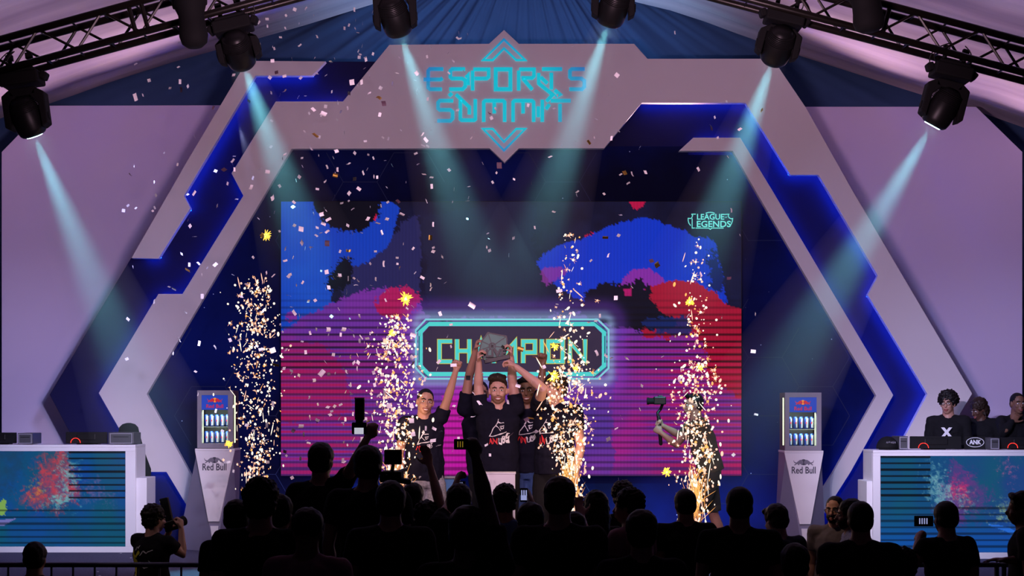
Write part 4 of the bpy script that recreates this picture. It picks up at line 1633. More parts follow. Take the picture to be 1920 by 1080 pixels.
def person(name_label, px, ytop, Y, yaw, floor=0.0, s=None, skin='tan', hair='short', hair_mat=None, top=None, top_mat=None, sleeve='short', bottom_mat=None,
           lean=(0, 0), head_yaw=0, head_pitch=0, head_roll=0, voxel=.011, arms=None, face=False, smile=False, beard=0, glasses=False, group=None,
           hands=('relaxed', 'relaxed'), shorts=False, name='person', palm=(None, None), crouch=None, shoulder_w=1.0, step=0.0, thumbs=(None, None), elbowbias=None, belly=1.0):
    """px,ytop: top of the head in the photo; arms: {'wR': (px,py,dY), 'eR': ...} targets in the photo at depth Y+dY"""
    hm = hair_mat or M_hair
    tmat = top_mat or M_cloth
    bmat = bottom_mat or M_cloth
    smat = MATS['skin_' + skin]
    arms = arms or {}
    a = math.radians(yaw)
    Fw = Vector((math.sin(a), -math.cos(a), 0))
    Up = Vector((0, 0, 1))
    Rt = Fw.cross(Up)
    ptop = W(px, ytop, Y)
    Hs = (ptop.z - floor - .012) / 1.775
    if s is None:
        s = min(1.07, max(.93, Hs))
    drop = max(0.0, s * 1.775 - (ptop.z - floor - .012))
    # head basis
    hy = a + math.radians(head_yaw)
    hf = Vector((math.sin(hy), -math.cos(hy), 0))
    hr = hf.cross(Up)
    Mp = Matrix.Rotation(math.radians(head_pitch), 3, hr) @ Matrix.Rotation(math.radians(head_roll), 3, hf)
    hf2, hu, hr2 = Mp @ hf, Mp @ Up, Mp @ hr
    head = ptop - hu * .135 * s
    k = s
    lr, lf = lean
    base = Vector((head.x, head.y, floor)) - Rt * lr - Fw * (lf + .02)
    root = thing(name, name_label, 'person', base, group)

    def L(r, f, z):
        return base + Rt * r * k + Fw * f * k + Up * z * k

    neckb = head - hu * .150 * k - hf2 * .03 * k
    neckb = neckb.lerp(L(0, 0, 0) + Rt * lr + Fw * lf + Up * (neckb.z - floor), .5)
    pelvis = Vector((base.x, base.y, floor + .95 * k - drop))
    if neckb.z - pelvis.z < .40 * k:
        pelvis.z = neckb.z - .44 * k
    # legs
    legs = {}
    for sd, q in (('R', 1), ('L', -1)):
        hip = pelvis + Rt * q * .092 * k - Up * .04 * k
        st = step * (1 if sd == 'R' else -1)
        ank = base + Rt * q * .105 * k + Up * .085 * k + Fw * (st + (-.02 if drop < .2 else .02))
        if (hip - ank).length > .84 * k:
            pass
        kn = two_bone(hip, ank, .44 * k, .42 * k, Fw)
        legs[sd] = (hip, kn, ank)
    # shoulders
    sh = {}
    spine_up = (neckb - pelvis).normalized()
    for sd, q in (('R', 1), ('L', -1)):
        p = neckb - spine_up * .045 * k + Rt * q * .178 * k * shoulder_w
        wt = arms.get('w' + sd)
        if wt is not None and W(wt[0], wt[1], Y).z > p.z + .12:
            p = p + Up * .055 * k - Rt * q * .022 * k
        sh[sd] = p
    el, wr = {}, {}
    for sd, q in (('R', 1), ('L', -1)):
        S0 = sh[sd]
        if 'w' + sd in arms:
            wx = arms['w' + sd]
            wp = W(wx[0], wx[1], Y + (wx[2] if len(wx) > 2 else 0))
            if 'e' + sd in arms:
                ex = arms['e' + sd]
                ep = W(ex[0], ex[1], Y + (ex[2] if len(ex) > 2 else 0))
            else:
                ep = two_bone(S0, wp, .285 * k, .26 * k, (elbowbias or (Rt * q * .6 - Up * .8 - Fw * .2)))
        else:
            ep = S0 + Rt * q * .045 * k - Up * .28 * k - Fw * .02 * k
            wp = ep + Fw * .09 * k - Up * .235 * k - Rt * q * .01 * k
        el[sd], wr[sd] = ep, wp

    body = MB()
    # torso
    up = spine_up
    Lat = (sh['R'] - sh['L'])
    Lat = (Lat - up * Lat.dot(up)).normalized()
    Fr = up.cross(Lat)
    if Fr.dot(Fw) < 0:
        Fr = -Fr
    H = (neckb - pelvis).length

    def torso(mb, g, z0=-.12, top_=1.0, hem=False):
        prof = [(-.12, .120, .095), (-.02, .162, .115), (.10, .160, .112 * belly), (.30, .143, .105 * belly), (.50, .155, .112 * belly), (.70, .175 * shoulder_w, .122), (.84, .178 * shoulder_w, .112), (.93, .135 * shoulder_w, .085), (1.0, .075, .065)]
        rings = []
        for t, rx, ry in prof:
            if t < z0 or t > top_:
                continue
            c = pelvis + up * (t * H) - Fr * .01 * k
            rx, ry = rx + g, ry + g
            if t < .35 and hem:
                rx, ry = max(rx, .172 + g), max(ry, .125 + g)
            rings.append((c, Lat * rx * k, Fr * ry * k))
        mb.loft(rings, 20)

    torso(body, 0)
    for sd in 'RL':
        q = 1 if sd == 'R' else -1
        hip, kn, ank = legs[sd]
        body.tube([hip, hip.lerp(kn, .35), kn, kn.lerp(ank, .3), kn.lerp(ank, .65), ank], [.088 * k, .080 * k, .056 * k, .058 * k, .045 * k, .036 * k], n=12)
        body.tube([ank - Fw * .04 * k - Up * .035 * k, ank + Fw * .06 * k - Up * .045 * k, ank + Fw * .15 * k - Up * .055 * k], [.036 * k, .036 * k, .026 * k], n=10)
        S0, E, Wp = sh[sd], el[sd], wr[sd]
        body.tube([neckb + up * .022 * k, neckb.lerp(S0, .5) - up * .012 * k, S0], [.046 * k, .052 * k, .058 * k], n=12)
        body.tube([S0, S0.lerp(E, .3), S0.lerp(E, .7), E, E.lerp(Wp, .25), E.lerp(Wp, .7), Wp], [.057 * k, .052 * k, .044 * k, .040 * k, .042 * k, .031 * k, .026 * k], n=12)
        d = (Wp - E).normalized()
        n = palm[0 if sd == 'R' else 1]
        n = Vector(n) if n is not None else (Fw * .6 - Rt * q * .6)
        th = thumbs[0 if sd == 'R' else 1]
        th = Vector(th) if th is not None else (Fw if abs(d.z) > .5 else Up)
        hand_mb(body, Wp, d, n, th, k * 1.0, hands[0 if sd == 'R' else 1], fat=1.0 if voxel < .008 else 1.25)
    # neck and head
    body.tube([neckb - up * .03 * k, neckb.lerp(head, .5) - hf2 * .012 * k, head - hu * .03 * k - hf2 * .01 * k], [.070 * k, .062 * k, .063 * k], n=14)
    AX = (hr2, hf2, hu)

    def hp(x, y, z):
        return head + hr2 * x * k + hf2 * y * k + hu * z * k

    def hb(mb, x, y, z, rx, ry, rz, seg=16, rings=10, mi=0):
        mb.ball(hp(x, y, z), (rx * k, ry * k, rz * k), AX, seg, rings, mi)

    hb(body, 0, -.008, .035, .075, .096, .088)
    hb(body, 0, .020, -.030, .061, .072, .080)
    hb(body, 0, .045, -.080, .036, .034, .030)
    hb(body, 0, .074, .028, .046, .018, .013)
    for q in (-1, 1):
        hb(body, q * .034, .060, -.022, .024, .026, .022)
        hb(body, q * .076, -.004, -.004, .009, .020, .031, 10, 8)
    body.tube([hp(0, .086, .018), hp(0, .099, -.008), hp(0, .108, -.026)], [.009 * k, .0115 * k, .0145 * k], n=8)
    hb(body, 0, .090, -.058, .022, .010, .012)
    b = skinned(body, 'body', smat, root, voxel, 2)

    # ---- clothes
    tops = MB()
    torso(tops, .014, z0=-.02 if top != 'long' else -.12, top_=1.0, hem=True)
    for sd in 'RL':
        S0, E, Wp = sh[sd], el[sd], wr[sd]
        tops.tube([neckb + up * .004 * k, neckb.lerp(S0, .5) - up * .014 * k, S0], [.056 * k, .064 * k, .070 * k], n=12)
        if sleeve == 'short':
            e = S0.lerp(E, .55)
            dd = (e - S0).normalized()
            tops.tube([S0, S0.lerp(E, .3), e], [.069 * k, .066 * k, .064 * k], n=14, round_ends=False)
            tops.ball(S0, .069 * k)
        else:
            tops.tube([S0, S0.lerp(E, .5), E, E.lerp(Wp, .5), E.lerp(Wp, .93)], [.070 * k, .060 * k, .055 * k, .047 * k, .038 * k], n=14)
    if top == 'collar':
        tops.tube([neckb - up * .005 * k, neckb + up * .03 * k], [.075 * k, .068 * k], n=14)
    if top == 'hood':
        tops.ball(neckb - Fr * .06 * k, (.10 * k, .07 * k, .055 * k))
    shirt = skinned(tops, 't_shirt' if sleeve == 'short' else 'shirt', tmat, root, max(voxel, .008) * 1.1, 3, (.11, .028))
    pants = MB()
    rings = []
    for t, rx, ry in ((-.13, .13, .10), (-.02, .168, .120), (.08, .166, .118)):
        rings.append((pelvis + up * (t * H), Lat * (rx + .004) * k, Fr * (ry + .004) * k))
    pants.loft(rings, 18)
    for sd in 'RL':
        hip, kn, ank = legs[sd]
        if shorts:
            pants.tube([hip, hip.lerp(kn, .5), hip.lerp(kn, .92)], [.102 * k, .098 * k, .092 * k], n=14, round_ends=False)
            pants.ball(hip, .1 * k)
        else:
            pants.tube([hip, hip.lerp(kn, .5), kn, kn.lerp(ank, .5), kn.lerp(ank, .93)], [.100 * k, .088 * k, .070 * k, .064 * k, .056 * k], n=14)
    skinned(pants, 'shorts' if shorts else 'trousers', bmat, root, max(voxel, .010) * 1.2, 2, (.12, .02))
    for sd in 'RL':
        ank = legs[sd][2]
        sm = MB()
        sm.tube([ank - Fw * .055 * k - Up * .04 * k, ank + Fw * .05 * k - Up * .045 * k, ank + Fw * .165 * k - Up * .054 * k], [.043 * k, .045 * k, .034 * k], n=12)
        sm.box(ank + Fw * .055 * k - Up * .0745 * k, (.085 * k, .27 * k, .02 * k), Matrix.Rotation(a, 3, 'Z'))
        skinned(sm, 'shoe', M_shoe, root, .012, 1)

    # ---- hair
    hmb = MB()
    gh = 0 if voxel < .009 else .008       # coarser figures lose a little to smoothing
    vox, dsp = .008, (.03, .012)
    if hair in ('short', 'quiff', 'ear', 'bun', 'pony', 'long', 'side'):
        hb(hmb, 0, -.020, .050, .083 + gh, .096 + gh, .088 + gh)
        hb(hmb, 0, -.045, .005, .078 + gh, .066 + gh, .075 + gh)
    if hair == 'buzz':
        hb(hmb, 0, -.014, .042, .0785 + gh, .096 + gh, .087 + gh)
        hb(hmb, 0, -.045, .005, .074 + gh, .062 + gh, .072 + gh)
        dsp = (.02, .003)
    if hair == 'quiff':
        hmb.tube([hp(-.045, .060, .100), hp(0, .074, .118), hp(.05, .058, .112)], [.024 * k, .030 * k, .026 * k], n=10)
        hmb.tube([hp(-.05, .0, .118), hp(0, .03, .130), hp(.055, .0, .122)], [.024 * k, .03 * k, .026 * k], n=10)
        hb(hmb, .07, .03, .105, .02, .03, .022)
    if hair == 'side':
        hmb.tube([hp(-.06, .050, .095), hp(0, .070, .108), hp(.06, .05, .095)], [.02 * k, .026 * k, .02 * k], n=10)
    if hair == 'afro':
        hb(hmb, 0, -.030, .060, .115, .118, .105)
        hb(hmb, 0, .03, .105, .085, .06, .05)
        vox, dsp = .008, (.022, .045)
    if hair == 'curly':
        hb(hmb, 0, -.022, .055, .098, .108, .098)
        hb(hmb, 0, -.05, .0, .088, .07, .08)
        vox, dsp = .008, (.022, .036)
    if hair == 'long':
        hmb.tube([hp(0, -.05, .06), hp(0, -.075, -.06), hp(0, -.085, -.17), hp(0, -.08, -.28)], [.092 * k, .098 * k, .10 * k, .07 * k], n=14)
        for q in (-1, 1):
            hmb.tube([hp(q * .06, -.01, .07), hp(q * .082, .0, -.04), hp(q * .085, -.02, -.18)], [.034 * k, .03 * k, .03 * k], n=10)
        dsp = (.04, .02)
    if hair == 'bun':
        hb(hmb, 0, -.095, .10, .042, .042, .042)
    if hair == 'pony':
        hmb.tube([hp(0, -.11, .07), hp(0, -.15, .0), hp(0, -.13, -.12)], [.03 * k, .034 * k, .018 * k], n=10)
    if hair == 'headband':
        hb(hmb, 0, -.020, .050, .088, .098, .090)
    if hair == 'messy':
        hb(hmb, 0, -.02, .052, .10, .108, .095)
        hb(hmb, 0, -.05, -.02, .095, .08, .10)
        for i in range(12):
            rr = random.Random(i)
            q = rr.uniform(-1, 1)
            hmb.tube([hp(q * .08, -.03, .02), hp(q * .13, -.02 + rr.uniform(-.04, .04), -.06 - rr.random() * .06)], [.02 * k, .006 * k], n=6)
        vox, dsp = .008, (.03, .03)
    if hmb.v:
        skinned(hmb, 'hair', hm, root, vox, 1, dsp)

    # ---- face
    if face:
        for q in (-1, 1):
            e = MB()
            hb(e, q * .030, .0795, .006, .0150, .0095, .0065 if smile else .0080, 12, 8, 0)
            e2 = e.build('eye', [M_eye, M_pupil], root, smooth=True)
            e = MB()
            hb(e, q * .030, .0865, .006, .0062, .004, .0058, 10, 6)
            e.build('iris', M_pupil, e2, smooth=True)
            mb = MB()
            mb.tube([hp(q * .012, .094, .026), hp(q * .030, .094, .033), hp(q * .050, .080, .026)], [.004 * k, .0055 * k, .003 * k], n=8)
            mb.build('eyebrow', hm, root, smooth=True)
        mb = MB()
        wide = .030 if smile else .022
        mb.tube([hp(-wide, .082, -.056 if smile else -.060), hp(-wide * .5, .096, -.060), hp(0, .100, -.061), hp(wide * .5, .096, -.060), hp(wide, .082, -.056 if smile else -.060)],
                [.004 * k, .0055 * k, .006 * k, .0055 * k, .004 * k], n=8)
        mb.tube([hp(-wide * .9, .083, -.058), hp(-wide * .5, .094, -.071), hp(0, .098, -.074), hp(wide * .5, .094, -.071), hp(wide * .9, .083, -.058)], [.003 * k, .0055 * k, .0065 * k, .0055 * k, .003 * k], n=8)
        mouth = mb.build('mouth', M_lip, root, smooth=True)
        if smile:
            mb = MB()
            mb.tube([hp(-.022, .090, -.0615), hp(-.011, .0985, -.066), hp(0, .102, -.067), hp(.011, .0985, -.066), hp(.022, .090, -.0615)], [.003 * k, .0048 * k, .0055 * k, .0048 * k, .003 * k], n=8)
            mb.build('teeth', M_teeth, mouth, smooth=True)
    if beard:
        bm_ = MB()
        g = .0015 if beard == 1 else .006
        hb(bm_, 0, .017, -.045, .061 + g, .072 + g, .066)
        hb(bm_, 0, .045, -.080, .037 + g, .035 + g, .032)
        for q in (-1, 1):
            bm_.tube([hp(q * .026, .086, -.05), hp(q * .005, .097, -.045)], [.005 * k, .006 * k], n=6)
        bs = skinned(bm_, 'beard', mat('stubble', (.22, .115, .08), .7) if beard == 1 else hm, root, .006, 1)
    if glasses:
        g = MB()
        for q in (-1, 1):
            g.tube([hp(q * .033 + .021 * math.cos(t), .105, .004 + .016 * math.sin(t)) for t in np.linspace(0, 2 * PI, 17)], .0022 * k, n=6, round_ends=False)
            g.tube([hp(q * .054, .105, .008), hp(q * .080, .05, .008), hp(q * .082, -.005, .006)], .002 * k, n=6)
        g.tube([hp(-.012, .106, .006), hp(.012, .106, .006)], .002 * k, n=6)
        g.build('glasses', M_black, root)
    return dict(root=root, shirt=shirt, k=k, neck=neckb, pelvis=pelvis, Fw=Fw, Rt=Rt, Lat=Lat, Fr=Fr, up=up, head=head, hp=hp, sh=sh, el=el, wr=wr, H=H)


M_printw = mat('print_white', (.75, .75, .78), .6, vary=0)
M_printr = mat('print_red', (.65, .02, .03), .6, vary=0)


def chest_print(P, dx=0.0, z=.62, s=1.0):
    """jackal-over-triangle emblem with the word ANUBIS on the chest, laid onto the shirt"""
    k = P['k']
    c = P['pelvis'] + P['up'] * (P['H'] * z) + P['Lat'] * dx * k
    X = -P['Lat']       # reads from image left to right when the person faces the camera
    Fr, U = P['Fr'], P['up']
    off = .16 * k

    def place(mb, name, m):
        vs = [c + X * (v[0] * s * k) + U * (v[2] * s * k) + Fr * (off - v[1]) for v in mb.v]
        me = MB()
        me.v, me.f, me.mi = [tuple(v) for v in vs], mb.f, mb.mi
        o = me.build(name, m, P['shirt'])
        sw = o.modifiers.new('lie_on_shirt', 'SHRINKWRAP')
        sw.target = P['shirt']
        sw.wrap_method = 'PROJECT'
        sw.use_project_x = sw.use_project_y = sw.use_project_z = False
        sw.wrap_method = 'NEAREST_SURFACEPOINT'
        sw.offset = .004
        return o

    def fine(poly, n=6):
        out = []
        for a, b in zip(poly, poly[1:]):
            for i in range(n):
                out.append((a[0] + (b[0] - a[0]) * i / n, a[1] + (b[1] - a[1]) * i / n))
        return out + [poly[-1]]

    w_ = .011
    mb = MB()
    for L_ in ([(.085, -.005), (-.085, -.03), (-.02, .065), (.02, .012)], [(-.02, .07), (.0, .10), (.03, .085), (.06, .09)], [(.0, .10), (.005, .125)],
               [(.02, .06), (.06, .07)], [(.025, .05), (.03, .03), (.05, .035), (.055, .055)]):
        mb.ribbon(fine(L_), w_ * .75, 0, .0008)
    for L_ in ([(.01, -.045), (.01, -.085), (.035, -.085), (.035, -.045)],
               [(.048, -.035), (.07, -.035), (.07, -.05), (.048, -.052), (.07, -.055), (.07, -.075), (.048, -.077), (.048, -.035)],
               [(.082, -.03), (.082, -.07)], [(.118, -.022), (.095, -.025), (.095, -.045), (.118, -.045), (.118, -.065), (.095, -.068)]):
        mb.ribbon(fine(L_, 3), w_ * .8, 0, .0008)
    place(mb, 'white_print', M_printw)
    mb = MB()
    for L_ in ([(-.10, -.09), (-.08, -.055), (-.06, -.09)], [(-.05, -.09), (-.05, -.052), (-.01, -.088), (-.005, -.05)]):
        mb.ribbon(fine(L_, 3), w_ * .9, 0, .0008)
    place(mb, 'red_print', M_printr)


# ---- the winning team on the stage
V = .0062
Z0 = STAGE_Z
YTM = 15.0
t1 = person('smiling player at the left end of the team, black t-shirt, one arm raised', 800, 727, YTM - .1, 12, Z0, skin='tan', hair='buzz', top_mat=M_tee, face=True, smile=True, voxel=V,
            arms={'wL': (855, 694, -.05), 'eL': (838, 752, 0)}, hands=('relaxed', 'fist'), palm=(None, (-.2, -1, 0)), thumbs=(None, (-1, 0, 0)), bottom_mat=mat('check_shorts', (.25, .25, .28), .8, scale=55, vary=.9), shorts=True, head_roll=-6)
chest_print(t1, dx=.03, s=.85)
t2 = person('player half hidden behind the trophy lifter, black t-shirt, arm straight up', 900, 712, YTM + .66, 25, Z0, skin='tan', hair='buzz', top_mat=M_tee, face=True, voxel=V, head_yaw=-20,
            arms={'wR': (892, 655, -.25), 'eR': (879, 708, -.1)}, hands=('hold', 'relaxed'), palm=((1, -.4, 0), None), thumbs=((.3, -1, 0), None), lean=(.09, 0))
chest_print(t2, dx=-.10)
t3 = person('smiling player in the middle with stubble, lifting the trophy with both hands', 934, 704, YTM, 0, Z0, skin='light', hair='quiff', hair_mat=M_hairb, top_mat=M_tee, face=True, smile=True, beard=1, voxel=V,
            arms={'wR': (898, 678, -.05), 'eR': (897, 722, .02), 'wL': (958, 668, -.05), 'eL': (961, 718, .02)}, hands=('hold', 'hold'), palm=((1, -.3, 0), (-1, -.3, 0)), thumbs=((.2, -1, .2), (-.2, -1, .2)))
chest_print(t3, dx=0)
t4 = person('smiling dark-haired player in jeans, right of the trophy lifter, thumb up behind', 985, 705, YTM + .3, -4, Z0, skin='brown', hair='side', top_mat=M_tee, face=True, smile=True, voxel=V,
            arms={'wL': (1018, 682, .1), 'eL': (1015, 726, .12)}, hands=('relaxed', 'thumb'), palm=(None, (-.6, -1, 0)), thumbs=(None, (-1, 0, .3)), bottom_mat=M_jeans, head_roll=5)
chest_print(t4, dx=0)
t5 = person('curly-haired player at the right end of the team, reaching across to the trophy', 1042, 700, YTM - .12, -20, Z0, skin='light', hair='curly', hair_mat=M_hairb, top_mat=M_tee, face=True, voxel=V,
            arms={'wR': (968, 688, -.25), 'eR': (1018, 728, -.32)}, hands=('hold', 'relaxed'), palm=((-.4, .2, -.8), None), thumbs=((0, -1, .3), None), head_yaw=-25, head_pitch=8)
chest_print(t5, dx=.05)

# trophy
tc = W(926, 672, YTM - .02)
tz = thing('trophy', 'dark glass trophy with wheel emblem held up by the team', 'trophy', tc)
pl_px = [(903, 640), (915, 624), (950, 631), (951, 652), (945, 672), (905, 672), (899, 657)]
M_tglass = mat('trophy_glass', (.08, .19, .17), .4, vary=.3, scale=12, spec=.2)
MB().prism([W(x, y, YTM - .03) for x, y in pl_px], Vector((0, .03, 0))).build('glass_plate', M_tglass, tz, bevel=.004)
mb = MB()
ctr = W(923, 649, YTM - .035)
cpt = lambda x, y: (W(x, y, YTM).x, W(x, y, YTM).z)
for x, y in pl_px:
    mb.ribbon([cpt(923, 649), cpt(x, y)], .007, YTM - .031, .004)
mb.ribbon([cpt(x, y) for x, y in pl_px], .011, YTM - .031, .005, closed=True)
for q, wq in ((.030, .008), (.013, .007)):
    mb.ribbon([(ctr.x + q * math.cos(t), ctr.z + q * math.sin(t)) for t in np.linspace(0, 2 * PI, 19)[:-1]], wq, YTM - .034, .006, closed=True)
mb.build('wheel_relief', M_black, tz)
mb = MB()
mb.prism([W(x, y, YTM - .09) for x, y in [(907, 674), (955, 664), (957, 672), (909, 682)]], Vector((0, .12, 0)))
mb.build('trophy_base', M_black, tz, bevel=.004)
to = text_obj('base_lettering', 'LIVE', M_black, .1, (W(930, 670, YTM).x, YTM - .06, W(0, 670, YTM).z), tz, .008, width=.19, height=.075, bold=.004)

# ---- the camera operator on the stage
co = person('camera operator on the stage in an olive shirt, holding a gimbal in both hands', 1300, 737, 17.3, -82, Z0, skin='tan', hair='side', top_mat=M_olive, face=True, voxel=V, bottom_mat=M_shorts, shorts=True,
            arms={'wR': (1240, 812, -.12), 'eR': (1268, 834, -.16), 'wL': (1242, 798, .0), 'eL': (1272, 815, .12)}, hands=('fist', 'fist'), palm=((.2, 1, 0), (.2, -1, 0)), thumbs=((0, 0, 1), (0, 0, 1)), step=-.20, lean=(0, .16), belly=1.15)
gm = thing('camera_gimbal', 'black camera on a handheld gimbal, pointed to the left', 'camera', W(1236, 800, 17.25))
MB().tube([W(1239, 832, 17.25), W(1235, 782, 17.25)], .020, n=12).build('grip', M_black, gm, smooth=True)
MB().tube([W(1234, 782, 17.25), W(1233, 774, 17.25), W(1238, 768, 17.3), W(1244, 754, 17.3)], .016, n=10).build('gimbal_arm', M_black, gm, smooth=True)
cb = MB().box(W(1237, 751, 17.25), (.13, .08, .085)).build('camera_body', M_black, gm, bevel=.01)
MB().tube([W(1230, 752, 17.25), W(1214, 752, 17.25)], .033, n=16, round_ends=False).tube([W(1217, 752, 17.25), W(1213, 752, 17.25)], .038, n=16, round_ends=False).build('camera_lens', M_blackm, cb)
MB().box(W(1238, 744, 17.25), (.05, .04, .03)).build('viewfinder', M_black, cb, bevel=.004)

# ---- players behind the right desk
YD2 = 18.22
g1 = person('player with afro hair and glasses behind the right desk', 1777, 735, YD2, -18, Z0, skin='tan', hair='afro', top_mat=M_cloth, sleeve='long', face=True, glasses=True, voxel=.007, head_yaw=-10)
text_obj('shirt_lettering', 'X', M_printw, .1, (W(1774, 816, YD2 - .17).x, YD2 - .19, W(0, 820, YD2 - .17).z), g1['shirt'], .001, width=.13, height=.11, bold=.006)
g2 = person('player with messy hair looking down behind the right desk', 1829, 748, YD2 + .34, -30, Z0, skin='dark', hair='messy', hair_mat=M_hairb, top_mat=M_cloth, sleeve='long', face=True, voxel=.007, head_pitch=-22, head_yaw=-35)
g3 = person('player covering the mouth with a hand at the right edge of the photo', 1908, 735, YD2, 8, Z0, skin='brown', hair='buzz', top_mat=M_cloth, sleeve='long', face=True, voxel=.007,
            arms={'wR': (1898, 790, -.16), 'eR': (1880, 812, -.2)}, hands=('relaxed', 'relaxed'), palm=((.3, 1, 0), None))
sg = thing('desk_sign', 'small black sign with oval white lettering standing on the right desk', 'sign', (W(1828, 844, YDR + .3).x, YDR + .3, zdr))
c0 = sg.location
MB().box((c0.x, c0.y, c0.z + .07), (.23, .012, .14)).build('sign_plate', M_blackm, sg)
mb = MB().ribbon([(c0.x + .095 * math.cos(t), c0.z + .078 + .05 * math.sin(t)) for t in np.linspace(0, 2 * PI, 25)[:-1]], .006, c0.y - .007, .002, closed=True)
mb.build('oval_outline', M_printw, sg)
text_obj('sign_lettering', 'ANK', M_printw, .05, (c0.x, c0.y - .008, c0.z + .055), sg, .001, width=.13, height=.05, bold=.002)

# ---- people standing in front of the stage, seen from behind
B = .0125


def crowd(label, px, ytop, Y, yaw=180, **k):
    Y = Y * .96 if yaw > 100 and Y < 13.5 else Y
    k.setdefault('voxel', B)
    k.setdefault('skin', 'tan')
    return person(label, px, ytop, Y, yaw, 0.0, **k)


